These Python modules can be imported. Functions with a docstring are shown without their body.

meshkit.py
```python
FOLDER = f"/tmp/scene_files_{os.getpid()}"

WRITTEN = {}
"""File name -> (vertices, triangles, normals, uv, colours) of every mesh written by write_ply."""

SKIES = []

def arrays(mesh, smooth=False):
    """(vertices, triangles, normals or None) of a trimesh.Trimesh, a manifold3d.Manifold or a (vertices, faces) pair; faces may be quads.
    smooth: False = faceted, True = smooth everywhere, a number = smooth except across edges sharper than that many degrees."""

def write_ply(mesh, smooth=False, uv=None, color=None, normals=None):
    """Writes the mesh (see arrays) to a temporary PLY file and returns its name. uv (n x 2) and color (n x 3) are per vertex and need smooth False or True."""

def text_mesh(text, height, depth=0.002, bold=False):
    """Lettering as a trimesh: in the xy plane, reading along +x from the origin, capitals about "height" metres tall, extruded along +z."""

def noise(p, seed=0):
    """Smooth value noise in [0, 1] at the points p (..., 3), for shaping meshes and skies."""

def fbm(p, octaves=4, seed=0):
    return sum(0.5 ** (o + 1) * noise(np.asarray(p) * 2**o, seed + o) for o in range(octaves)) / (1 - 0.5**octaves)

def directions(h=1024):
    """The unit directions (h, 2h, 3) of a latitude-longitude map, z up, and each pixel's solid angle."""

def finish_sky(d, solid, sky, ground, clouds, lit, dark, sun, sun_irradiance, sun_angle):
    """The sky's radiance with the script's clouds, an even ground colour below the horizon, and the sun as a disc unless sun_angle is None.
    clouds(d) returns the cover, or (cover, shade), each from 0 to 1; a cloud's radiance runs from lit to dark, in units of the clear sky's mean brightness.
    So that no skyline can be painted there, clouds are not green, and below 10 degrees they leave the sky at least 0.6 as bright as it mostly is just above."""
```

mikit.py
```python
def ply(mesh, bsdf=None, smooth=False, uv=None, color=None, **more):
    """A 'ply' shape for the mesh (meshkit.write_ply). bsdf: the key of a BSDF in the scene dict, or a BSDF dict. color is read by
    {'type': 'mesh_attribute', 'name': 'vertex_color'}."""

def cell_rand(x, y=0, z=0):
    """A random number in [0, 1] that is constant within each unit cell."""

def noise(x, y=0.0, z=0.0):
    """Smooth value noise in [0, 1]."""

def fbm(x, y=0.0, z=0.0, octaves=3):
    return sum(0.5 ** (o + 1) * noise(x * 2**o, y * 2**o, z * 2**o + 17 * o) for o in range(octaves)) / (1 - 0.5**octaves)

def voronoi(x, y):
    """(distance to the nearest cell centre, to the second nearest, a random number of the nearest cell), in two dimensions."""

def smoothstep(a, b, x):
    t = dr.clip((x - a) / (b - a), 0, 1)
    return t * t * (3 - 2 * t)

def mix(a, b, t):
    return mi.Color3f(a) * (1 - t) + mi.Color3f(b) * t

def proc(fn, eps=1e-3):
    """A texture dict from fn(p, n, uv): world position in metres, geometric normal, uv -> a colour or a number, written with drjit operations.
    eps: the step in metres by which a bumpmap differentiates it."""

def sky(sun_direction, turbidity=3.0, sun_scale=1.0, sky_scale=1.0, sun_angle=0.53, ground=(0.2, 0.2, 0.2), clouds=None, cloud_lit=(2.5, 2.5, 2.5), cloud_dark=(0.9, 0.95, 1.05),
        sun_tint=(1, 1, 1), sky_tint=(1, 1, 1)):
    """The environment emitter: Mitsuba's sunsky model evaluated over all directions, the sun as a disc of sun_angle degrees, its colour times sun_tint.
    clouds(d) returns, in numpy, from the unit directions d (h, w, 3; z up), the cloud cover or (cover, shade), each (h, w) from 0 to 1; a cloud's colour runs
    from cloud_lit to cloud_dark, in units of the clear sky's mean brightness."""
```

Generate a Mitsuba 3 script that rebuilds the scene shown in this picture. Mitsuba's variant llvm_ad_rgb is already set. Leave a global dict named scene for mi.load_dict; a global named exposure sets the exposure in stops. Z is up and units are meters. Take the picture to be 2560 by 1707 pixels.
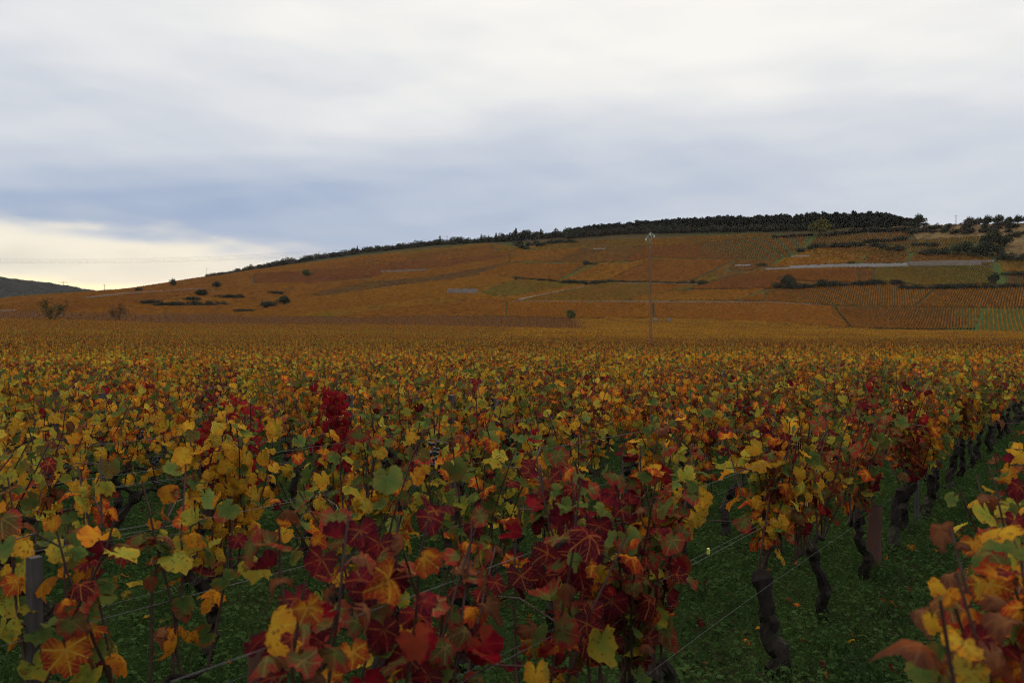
import math
import numpy as np
import trimesh
import shapely
from shapely.geometry import Polygon, LineString
from shapely import affinity
import mitsuba as mi
import drjit as dr
import mikit
import meshkit

T = mi.ScalarTransform4f
R = np.random.default_rng(11)
scene, labels = {}, {}

# ------------------------------------------------------------------ camera, sky, exposure
EYE = 1.6
F = 2130.0          # focal length in pixels of a 2560 wide picture
CX, HY = 1280.0, 868.0
scene['camera'] = dict(type='thinlens', fov=2 * math.degrees(math.atan(1280 / F)), fov_axis='x', near_clip=0.05, far_clip=9000.0,
                       aperture_radius=0.0032, focus_distance=7.0,
                       to_world=T().look_at(origin=[0, 0, EYE], target=[0, 10, EYE + 10 * (HY - 853.5) / F], up=[0, 0, 1]))
exposure = 1.62

# how grey the cloud is (0 bright, 1 blue grey) over azimuth and elevation in degrees
SKY_AZ = np.array([-31.0, -23.2, -14.4, -4.9, 4.9, 14.4, 23.2, 31.0])
SKY_EL = np.array([3.0, 8.8, 10.2, 11.5, 13.1, 15.0, 17.2, 19.4, 21.9])
SKY_GREY = np.array([
    [.90, .90, .80, .74, .68, .60, .50, .46],
    [1.0, .95, .86, .76, .71, .64, .55, .52],
    [.96, .88, .80, .74, .72, .65, .56, .53],
    [.82, .75, .66, .68, .70, .63, .56, .54],
    [.56, .53, .49, .52, .60, .58, .54, .52],
    [.47, .44, .34, .20, .46, .42, .44, .42],
    [.45, .39, .33, .20, .12, .10, .22, .26],
    [.37, .26, .17, .12, .03, .00, .10, .13],
    [.28, .21, .11, .02, .00, .01, .06, .07]])


def clouds(d):
    az, el = np.degrees(np.arctan2(d[..., 0], d[..., 1])), np.degrees(np.arcsin(np.clip(d[..., 2], -1, 1)))
    q = np.stack([d[..., 0], d[..., 1], d[..., 2] * 3.0], -1)
    a = az + (meshkit.fbm(q * 4.0, 3, 5) - .5) * 9
    e = el + (meshkit.fbm(q * 4.0 + 31, 3, 9) - .5) * 2.6
    x = np.interp(a, SKY_AZ, np.arange(8))
    y = np.interp(e / np.clip(np.cos(np.radians(az)), .8, 1), SKY_EL, np.arange(9))
    i, j = np.minimum(x.astype(int), 6), np.minimum(y.astype(int), 7)
    u, v = x - i, y - j
    u, v = u * u * (3 - 2 * u), v * v * (3 - 2 * v)
    ahead = (SKY_GREY[j, i] * (1 - u) + SKY_GREY[j, i + 1] * u) * (1 - v) + (SKY_GREY[j + 1, i] * (1 - u) + SKY_GREY[j + 1, i + 1] * u) * v
    # the rest of the overcast: brightest overhead, greyer towards the horizon and behind
    rest = np.clip(.78 - el / 75 - .34 * d[..., 1] + (meshkit.fbm(q * 2.5, 4, 17) - .5) * .8, 0, 1)
    out = np.clip(np.maximum((abs(az) - 33) / 12, (el - 23) / 8), 0, 1)
    out = out * out * (3 - 2 * out)
    shade = ahead * (1 - out) + rest * out
    streak = meshkit.fbm(np.stack([d[..., 0] * 5 + d[..., 2] * 6, d[..., 1] * 5, d[..., 2] * 34 - d[..., 0] * 5], -1), 5, 3) - .5
    fine = meshkit.fbm(np.stack([d[..., 0] * 16, d[..., 1] * 16, d[..., 2] * 60], -1), 4, 13) - .5
    mottle = meshkit.fbm(np.stack([d[..., 0] * 9, d[..., 1] * 9, d[..., 2] * 26 + d[..., 0] * 4], -1), 4, 23) - .5
    shade = shade + streak * .20 + fine * .14 + mottle * .24
    # the break in the cloud low on the left: bright air between the bank and the horizon
    edge = 7.35 - (az + 31) * .085 + fine * 2.6 + streak * .9
    left = 1 / (1 + np.exp(np.clip((az + 13.0) / 1.8, -40, 40)))
    gap = left / (1 + np.exp(np.clip((el - edge) / .30, -40, 40)))
    inside = .20 + .016 * np.clip(az + 28, 0, 20) + .50 * np.exp(-((el - 4.8) / .75) ** 2) + fine * .7 + streak * .5
    shade = shade * (1 - gap) + gap * np.clip(inside, 0, 1)
    low = left / (1 + np.exp(np.clip((el - 4.02 + .025 * (az + 31) + fine * .6) / .07, -40, 40)))
    cover = 1 - low * .95 - gap * (1 - low) * .44
    return np.clip(cover, 0, 1), np.clip(shade, 0, 1)


scene['sky'] = mikit.sky((0.06, 0.77, 0.63), turbidity=4, sun_scale=0.30, sun_angle=26, clouds=clouds, sun_tint=(1, .97, .92),
                         cloud_lit=(2.62, 2.57, 2.44), cloud_dark=(.91, 1.18, 1.67), sky_tint=(2.05, 1.45, .80), ground=(.08, .08, .05))

# ------------------------------------------------------------------ helpers
def key_of(name):
    if name not in scene and name not in labels and not any_under(name):
        return name
    used[name] = used.get(name, 0) + 1
    return f'{name}_{used[name]:03d}'


used, taken = {}, set()


def any_under(name):
    return name in taken


def new(name):
    k = key_of(name)
    taken.add(k)
    return k


def tag(k, label, cat=None, group=None, kind=None):
    labels[k] = {a: b for a, b in (('label', label), ('category', cat), ('group', group), ('kind', kind)) if b}
    return k


def cat(parts):
    """(vertices, faces, extra per-vertex array or None) joined."""
    at, vs, fs, es = 0, [], [], []
    for p in parts:
        vs.append(p[0]); fs.append(np.asarray(p[1]) + at); at += len(p[0])
        if len(p) > 2:
            es.append(p[2])
    return np.vstack(vs), np.vstack(fs), (np.vstack(es) if es else None)


def tube(pts, rad, sides=6, bump=0.0, rng=None, cap=True):
    p = np.asarray(pts, float)
    r = np.broadcast_to(rad, (len(p),)).astype(float)
    t = np.gradient(p, axis=0)
    t /= np.linalg.norm(t, axis=1, keepdims=True) + 1e-12
    ref = np.array([0, 0, 1.0]) if abs(t[:, 2]).mean() < .8 else np.array([1.0, .2, 0])
    a = np.cross(t, ref); a /= np.linalg.norm(a, axis=1, keepdims=True) + 1e-12
    b = np.cross(t, a)
    ang = np.arange(sides) * 2 * np.pi / sides
    rr = np.repeat(r[:, None], sides, 1)
    if bump:
        rr = rr * (1 + bump * (rng.random(rr.shape) - .5) * 2)
    v = p[:, None] + rr[..., None] * (np.cos(ang)[None, :, None] * a[:, None] + np.sin(ang)[None, :, None] * b[:, None])
    n, s = len(p), sides
    i, j = np.meshgrid(np.arange(n - 1), np.arange(s), indexing='ij')
    q0, q1, q2, q3 = i * s + j, i * s + (j + 1) % s, (i + 1) * s + (j + 1) % s, (i + 1) * s + j
    f = np.vstack([np.stack([q0, q2, q1], -1).reshape(-1, 3), np.stack([q0, q3, q2], -1).reshape(-1, 3)])
    v = v.reshape(-1, 3)
    if cap:
        v = np.vstack([v, p[:1], p[-1:]])
        k = np.arange(s)
        f = np.vstack([f, np.stack([np.full(s, n * s), k, (k + 1) % s], 1), np.stack([np.full(s, n * s + 1), (n - 1) * s + (k + 1) % s, (n - 1) * s + k], 1)])
    return v, f


def box(cx, cy, cz, sx, sy, sz, rz=0.0, bev=0.0):
    m = trimesh.creation.box((sx, sy, sz))
    if bev:
        v = np.array(m.vertices)
        pts = np.vstack([np.clip(v * 1.0, -np.array([sx, sy, sz]) / 2 + d, np.array([sx, sy, sz]) / 2 - d) for d in (np.array([bev, bev, 0]), np.array([bev, 0, bev]), np.array([0, bev, bev]))])
        m = trimesh.convex.convex_hull(pts)
    m.apply_transform(trimesh.transformations.rotation_matrix(rz, [0, 0, 1]))
    m.apply_translation((cx, cy, cz))
    return np.array(m.vertices), np.array(m.faces)


def put(k, vf, bsdf, smooth=False, **kw):
    scene[k] = mikit.ply((vf[0], vf[1]), bsdf, smooth=smooth, **kw)
    return k


def inst(k, group, m):
    scene[k] = {'type': 'instance', 'shapegroup': {'type': 'ref', 'id': group}, 'to_world': T(np.asarray(m, float))}


def place(x, y, z, rz=0.0, s=(1, 1, 1)):
    c, n = math.cos(rz), math.sin(rz)
    s = np.broadcast_to(s, 3)
    return np.array([[c * s[0], -n * s[1], 0, x], [n * s[0], c * s[1], 0, y], [0, 0, s[2], z], [0, 0, 0, 1]])


# ------------------------------------------------------------------ materials
LEAF = {  # blade, margin, veins (reflectance)
    0: ((.62, .36, .030), (.56, .25, .025), (.66, .46, .09)),     # yellow
    1: ((.33, .33, .045), (.48, .33, .040), (.42, .42, .10)),     # yellow green
    2: ((.085, .14, .035), (.15, .18, .045), (.20, .26, .09)),    # green
    3: ((.13, .16, .045), (.32, .035, .030), (.42, .22, .08)),    # green with red margin
    4: ((.175, .014, .022), (.085, .009, .020), (.50, .17, .04)),   # dark red, yellow veins
    5: ((.30, .012, .022), (.20, .008, .018), (.36, .05, .035)),  # crimson
    6: ((.58, .22, .020), (.34, .04, .018), (.62, .38, .06)),     # orange, red margin
    7: ((.23, .10, .045), (.14, .05, .030), (.27, .15, .07)),     # dry brown
    8: ((.60, .28, .022), (.58, .20, .020), (.62, .36, .06)),     # gold orange
    9: ((.20, .05, .035), (.20, .05, .035), (.20, .05, .035)),    # petiole
    10: ((.045, .025, .021), (.045, .025, .021), (.045, .025, .021)),  # cane
    11: ((.30, .27, .25), (.30, .27, .25), (.30, .27, .25)),      # stake
}


def leaf_colour(p, n, uv):
    cu, cv = dr.floor(uv.x), dr.floor(uv.y)
    x = ((uv.x - cu) - .05) / .9 * 1.1 - .4
    y = ((uv.y - cv) - .5) / .8
    r = dr.sqrt(x * x + y * y)
    a = dr.abs(dr.atan2(y, x))
    c = dr.select(a < .45, 0.0, dr.select(a < 1.40, .9, 1.9))
    t, q = r * dr.cos(a - c), dr.abs(r * dr.sin(a - c))
    vein = mikit.smoothstep(.028, .008, q)
    w = (t - q * .8) / .115
    w = dr.abs(w - dr.floor(w) - .5)
    vein = dr.maximum(vein, .55 * mikit.smoothstep(.12, .04, w) * mikit.smoothstep(.01, .05, q))
    seed = cv * 13.7 + cu * 3.1
    k1 = mikit.fbm(x * 5 + seed, y * 5, seed * .7, octaves=3)
    k2 = mikit.fbm(x * 14 + seed, y * 14, seed * .3, octaves=2)
    k3 = mikit.fbm(p.x * 5, p.y * 5, p.z * 5, octaves=2)
    edge = mikit.smoothstep(.14, .50, r + (k1 - .5) * .55 - vein * .16 + q * .5)
    blade, rim, vc = mi.Color3f(.5, .3, .03), mi.Color3f(.5, .3, .03), mi.Color3f(.5, .3, .03)
    for i, (b, m, v) in LEAF.items():
        on = dr.abs(cu - i) < .5
        blade, rim, vc = (dr.select(on, mi.Color3f(*new_), old) for new_, old in ((b, blade), (m, rim), (v, vc)))
    col = mikit.mix(blade, rim, edge)
    veiny = dr.select((cu == 4) | (cu == 3) | (cu == 6), .80, .34) * mikit.smoothstep(.25, .65, k1 * .5 + .5 * mikit.cell_rand(cv, cu, 7))
    turn = mikit.smoothstep(.50, .62, mikit.fbm(x * 2.2 + seed * 1.7, y * 2.2, 4.0, octaves=3)) * mikit.cell_rand(cv, cu, 3)
    other = dr.select((cu == 0) | (cu == 1), mi.Color3f(.20, .25, .045), dr.select(cu == 4, mi.Color3f(.07, .022, .030), dr.select(cu == 3, mi.Color3f(.10, .10, .035), mi.Color3f(.30, .075, .025))))
    col = mikit.mix(col, other, dr.select(cu < 8.5, turn * .75, 0))
    col = mikit.mix(col, vc, vein * veiny)
    # rust spots, and blades that are never one tone
    spots = mikit.smoothstep(.64, .72, k2) * dr.select((cu == 0) | (cu == 8) | (cu == 6) | (cu == 1), .7, .25)
    col = mikit.mix(col, mi.Color3f(.17, .05, .02), dr.select(cu < 8.5, spots, 0))
    return col * (.70 + .50 * k3) * (.73 + .58 * mikit.cell_rand(cv, cu, 11))


def twoside(b):
    return {'type': 'twosided', 'bsdf': b}


scene['leaf_skin'] = {'type': 'principledthin', 'base_color': mikit.proc(leaf_colour), 'roughness': .42, 'eta': 1.45, 'diff_trans': .95}


def bark_height(p, n, uv):
    return mikit.fbm(p.x * 60, p.y * 60, p.z * 14, octaves=3)


def bark_colour(p, n, uv):
    k = mikit.fbm(p.x * 45, p.y * 45, p.z * 12, octaves=3)
    m = mikit.smoothstep(.56, .70, mikit.fbm(p.x * 16 + 5, p.y * 16, p.z * 16, octaves=2))
    c = mikit.mix(mi.Color3f(.009, .007, .006), mi.Color3f(.036, .026, .021), k)
    return mikit.mix(c, mi.Color3f(.045, .048, .026), m * .5)


scene['bark'] = {'type': 'bumpmap', 'arbitrary': mikit.proc(bark_height, 2e-3), 'scale': .02,
                 'bsdf': twoside({'type': 'principled', 'base_color': mikit.proc(bark_colour), 'roughness': .9, 'specular': .2})}


def cane_colour(p, n, uv):
    k = mikit.fbm(p.x * 30, p.y * 30, p.z * 22, octaves=2)
    return mikit.mix(mi.Color3f(.036, .017, .014), mi.Color3f(.10, .050, .034), k)


scene['cane_bark'] = twoside({'type': 'principled', 'base_color': mikit.proc(cane_colour), 'roughness': .6, 'specular': .4})


def wood_colour(p, n, uv):
    g = mikit.fbm(p.x * 90, p.y * 90, p.z * 6, octaves=3)
    s = mikit.fbm(p.x * 8, p.y * 8, p.z * 5, octaves=2)
    return mikit.mix(mi.Color3f(.050, .043, .040), mi.Color3f(.125, .112, .105), g) * (.7 + .6 * s)


scene['weathered_wood'] = twoside({'type': 'principled', 'base_color': mikit.proc(wood_colour), 'roughness': .85, 'specular': .25})
scene['galvanised'] = twoside({'type': 'principled', 'base_color': {'type': 'rgb', 'value': [.13, .13, .13]}, 'metallic': .4, 'roughness': .5})
scene['clip_plastic'] = twoside({'type': 'principled', 'base_color': {'type': 'rgb', 'value': [.62, .66, .10]}, 'roughness': .4})


def guard_colour(p, n, uv):
    k = mikit.fbm(p.x * 12, p.y * 12, p.z * 6, octaves=3)
    return mikit.mix(mi.Color3f(.065, .024, .018), mi.Color3f(.13, .052, .036), k)


scene['guard_plastic'] = twoside({'type': 'principled', 'base_color': mikit.proc(guard_colour), 'roughness': .6})
scene['grape_skin'] = twoside({'type': 'principled', 'base_color': {'type': 'rgb', 'value': [.014, .014, .030]}, 'roughness': .42, 'sheen': .4})
scene['tinted'] = twoside({'type': 'diffuse', 'reflectance': {'type': 'mesh_attribute', 'name': 'vertex_color'}})


def weed_colour(p, n, uv):
    k = mikit.fbm(p.x * 3, p.y * 3, 0, octaves=3)
    j = mikit.cell_rand(p.x * 45, p.y * 45)
    c = mikit.mix(mi.Color3f(.020, .050, .014), mi.Color3f(.064, .118, .030), k)
    return mikit.mix(c, mi.Color3f(.11, .15, .06), j * .4)


scene['weed_leaf'] = {'type': 'principledthin', 'base_color': mikit.proc(weed_colour), 'roughness': .34, 'eta': 1.4, 'diff_trans': .5}


def ground_colour(p, n, uv):
    k = mikit.fbm(p.x * .9, p.y * .9, 0, octaves=4)
    j = mikit.fbm(p.x * 14, p.y * 14, 0, octaves=3)
    h = mikit.fbm(p.x * .02, p.y * .02, 3.0, octaves=4)
    near = mikit.mix(mi.Color3f(.050, .036, .024), mi.Color3f(.030, .052, .016), mikit.smoothstep(.25, .55, .5 * k + .5 * j))
    far = mikit.mix(mi.Color3f(.050, .058, .022), mi.Color3f(.085, .055, .028), mikit.smoothstep(.35, .65, h) * .7 + .3 * k)
    return mikit.mix(near, far, mikit.smoothstep(150, 330, p.y))


scene['soil_and_grass'] = twoside({'type': 'diffuse', 'reflectance': mikit.proc(ground_colour)})


def wood_far_colour(p, n, uv):
    k = mikit.fbm(p.x * .03, p.y * .03, p.z * .05, octaves=4)
    return mikit.mix(mi.Color3f(.018, .024, .027), mi.Color3f(.040, .036, .032), k)


scene['far_woods'] = twoside({'type': 'diffuse', 'reflectance': mikit.proc(wood_far_colour)})


def stone_colour(p, n, uv):
    k = mikit.fbm(p.x * .8, p.y * .8, p.z * 1.6, octaves=4)
    return mikit.mix(mi.Color3f(.28, .25, .225), mi.Color3f(.52, .49, .45), k)


scene['pale_stone'] = twoside({'type': 'diffuse', 'reflectance': mikit.proc(stone_colour)})


def pink_stone_colour(p, n, uv):
    k = mikit.fbm(p.x * .7, p.y * .7, p.z * 1.6, octaves=4)
    return mikit.mix(mi.Color3f(.16, .12, .10), mi.Color3f(.38, .31, .27), k)


scene['rough_stone'] = twoside({'type': 'diffuse', 'reflectance': mikit.proc(pink_stone_colour)})


def pole_colour(p, n, uv):
    k = mikit.fbm(p.x * 9, p.y * 9, p.z * 1.5, octaves=3)
    return mikit.mix(mi.Color3f(.16, .085, .055), mi.Color3f(.25, .14, .095), k)


scene['pole_concrete'] = twoside({'type': 'principled', 'base_color': mikit.proc(pole_colour), 'roughness': .85})
scene['bracket_steel'] = twoside({'type': 'principled', 'base_color': {'type': 'rgb', 'value': [.36, .35, .31]}, 'metallic': .2, 'roughness': .6})
scene['porcelain'] = twoside({'type': 'principled', 'base_color': {'type': 'rgb', 'value': [.62, .64, .62]}, 'roughness': .25})
scene['dark_cable'] = twoside({'type': 'principled', 'base_color': {'type': 'rgb', 'value': [.06, .06, .07]}, 'roughness': .7})

# ------------------------------------------------------------------ terrain
#  crest of the hill in plan: x, y, height ; the foot lies about 330 m away
CR_X = np.array([-2600, -1300, -925, -720, -561, -393, -290, -178, -80, 0, 110, 232, 372, 600, 1000, 2600.])
CR_Y = np.array([1500, 1320, 1250, 1200, 1150, 1100, 1060, 1000, 940, 900, 850, 790, 640, 560, 540, 540.])
CR_Z = np.array([20, 34, 47, 58, 72, 92.5, 104, 113, 115.5, 114.5, 117, 111.5, 94.5, 90, 90, 80.])


def crest(x):
    return np.interp(x, CR_X, CR_Y), np.interp(x, CR_X, CR_Z)


def field_z(x, y):
    yy = np.clip(y, 0, 330)
    return .00008 * yy ** 2 - np.where(x < 0, .00005, .00003) * np.clip(x, -230, 400) * yy


def terrain(x, y):
    x, y = np.asarray(x, float), np.asarray(y, float)
    yc, zc = crest(x)
    yf = 335 + 10 * np.sin(x / 70)
    zf = field_z(x, y)
    s = np.clip((y - yf) / (yc - yf), 0, 1)
    S = .42 * s + .58 * s ** 1.7
    z0 = field_z(x, yf)
    hill = z0 + (zc - z0) * S + 2.2 * np.sin(x / 38 + y / 61) * np.sin(np.pi * np.clip(s, 0, 1)) + 1.2 * np.sin(x / 17 - y / 33) * np.sin(np.pi * s)
    beyond = zc + .02 * np.clip(y - yc, 0, 400) - .06 * np.clip(y - yc - 300, 0, 900)
    return np.where(y < yf, zf, np.where(y < yc, hill, beyond))


RAY_Y = np.arange(120.0, 1500.0, 1.0)


def at(px, py):
    """Where the sight line through a pixel of the photograph meets the terrain."""
    tx, te = (px - CX) / F, (HY - py) / F
    g = terrain(tx * RAY_Y, RAY_Y) - (EYE + te * RAY_Y)
    k = int(np.argmax(g > 0)) if (g > 0).any() else int(np.argmax(terrain(tx * RAY_Y, RAY_Y) / RAY_Y))
    y = RAY_Y[k]
    if k and g[k] > 0 >= g[k - 1]:
        y -= g[k] / (g[k] - g[k - 1])
    return np.array([tx * y, y, float(terrain(tx * y, y))])


def zoom(i, zx, zy):
    """Photograph pixels from a position in one of the four enlargements i = 1..4 that the hill was measured in."""
    return 640 * (i - 1) + zx / 3.672, 500 + zy / 3.672


def half_steps(limit, start, step, grow):
    out, s = [start], step
    while out[-1] < limit:
        out.append(out[-1] + s)
        s *= grow
    return np.array(out)


xs = half_steps(2700, 0, 1.0, 1.045)
xs = np.concatenate([-xs[:0:-1], xs])
ys = np.unique(np.concatenate([np.arange(-60, 40, 1.0), np.arange(40, 330, 6.0), np.arange(330, 1330, 8.0), np.arange(1330, 4200, 70.0)]))
gx, gy = np.meshgrid(xs, ys)
gz = terrain(gx, gy)
near_bumps = (meshkit.fbm(np.stack([gx / 1.3, gy / 1.3, gx * 0], -1), 3, 2) - .5) * .05 * (gy < 60)
gv = np.stack([gx, gy, gz + near_bumps], -1).reshape(-1, 3)
nx = len(xs)
i, j = np.meshgrid(np.arange(len(ys) - 1), np.arange(nx - 1), indexing='ij')
a0 = (i * nx + j).ravel()
put('ground', (gv, np.vstack([np.stack([a0, a0 + 1, a0 + nx + 1], 1), np.stack([a0, a0 + nx + 1, a0 + nx], 1)])), 'soil_and_grass', smooth=True)
tag('ground', 'gently rising vineyard floor running up into the broad hillside', kind='structure')

# the wooded ridge far behind on the left
hx, hy = np.meshgrid(np.arange(-3200, -500, 9.0), np.arange(1750, 2700, 14.0))
ridge = np.interp(hx, [-3200, -2200, -1600, -1320, -1200, -1078, -960, -700, -500], [300, 270, 196, 172, 157, 137, 122, 70, 30])
ridge = ridge * np.clip(1 - ((hy - 2200) / 560) ** 2, 0, 1) ** .8
ridge = ridge + meshkit.noise(np.stack([hx / 11, hy / 11, hx * 0], -1), 4) * 9 * (ridge > 4) + meshkit.noise(np.stack([hx / 60, hy / 60, hx * 0], -1), 8) * 6
hv = np.stack([hx, hy, ridge], -1).reshape(-1, 3)
n2 = hx.shape[1]
i, j = np.meshgrid(np.arange(hx.shape[0] - 1), np.arange(n2 - 1), indexing='ij')
a0 = (i * n2 + j).ravel()
put('hills', (hv, np.vstack([np.stack([a0, a0 + 1, a0 + n2 + 1], 1), np.stack([a0, a0 + n2 + 1, a0 + n2], 1)])), 'far_woods')
tag('hills', 'dark wooded ridge on the far left behind the vineyard hill', kind='structure')

# ------------------------------------------------------------------ vineyard parcels on the hill
HUE_ = {'orange': (.205, .080, .022), 'gold': (.255, .118, .024), 'red': (.170, .062, .026), 'brown': (.125, .068, .034), 'olive': (.150, .094, .026),
       'green': (.120, .112, .030), 'amber': (.225, .094, .021), 'purple': (.095, .057, .047), 'crimson': (.140, .045, .032)}


HUE = {k: tuple(1.08 * (.78 * a + .24 * b) * c for a, b, c in zip(v, (.190, .085, .020), (1.04, 1.0, .72))) for k, v in HUE_.items()}


def world_poly(pts):
    px = [zoom(*q) if len(q) == 3 else q for q in pts]
    out = []
    for a, b in zip(px, px[1:] + px[:1]):
        n = max(2, int(math.hypot(b[0] - a[0], b[1] - a[1]) / 12))
        for k in range(n):
            out.append(at(a[0] + (b[0] - a[0]) * k / n, a[1] + (b[1] - a[1]) * k / n)[:2])
    return Polygon(out).buffer(0)


def rows_mesh(poly, ang, space, step, hue, mix=None, width=.34, tall=1.15, seed=0, shown=1.0):
    rng = np.random.default_rng(seed)
    P = affinity.rotate(poly, -math.degrees(ang), origin=(0, 0))
    x0, y0, x1, y1 = P.bounds
    parts = []
    base = np.array(HUE[hue])
    other = np.array(HUE[mix or hue])
    for yy in np.arange(y0 + space * .5, y1, space):
        hit = P.intersection(LineString([(x0 - 1, yy), (x1 + 1, yy)]))
        for g in getattr(hit, 'geoms', [hit]):
            if g.is_empty or g.geom_type != 'LineString' or g.length < 3:
                continue
            xa, xb = g.coords[0][0], g.coords[-1][0]
            n = max(2, int((xb - xa) / step))
            x = np.linspace(xa, xb, n + 1) + (rng.random(n + 1) - .5) * step * .5
            y = yy + (rng.random(n + 1) - .5) * .22
            w = width * (.6 + .8 * rng.random(n + 1))
            h = tall * (.62 + .55 * rng.random(n + 1))
            c, s = math.cos(ang), math.sin(ang)
            v = []
            for off, zz in ((-w, .25), (0 * w, 1), (w, .25)):
                X, Y = x * c - (y + off) * s, x * s + (y + off) * c
                v.append(np.stack([X, Y, terrain(X, Y) + (h if zz == 1 else h * zz)], -1))
            v = np.stack(v, 1)
            patch = meshkit.fbm(np.stack([v[:, 1, 0] / 16, v[:, 1, 1] / 30, v[:, 1, 0] * 0], -1), 3, 6)
            k = np.clip((patch - .34) * 2.2, 0, 1)[:, None] * .8
            col = base * (1 - k) + other * k
            col = col * (.62 + .76 * rng.random((n + 1, 1))) * (.9 + .2 * rng.random((n + 1, 3)))
            q = np.arange(n)[:, None] * 3
            f = np.vstack([np.hstack([q, q + 3, q + 4]), np.hstack([q, q + 4, q + 1]), np.hstack([q + 1, q + 4, q + 5]), np.hstack([q + 1, q + 5, q + 2])])
            parts.append((v.reshape(-1, 3), f, np.repeat(col, 3, 0)))
    return cat(parts)


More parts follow.
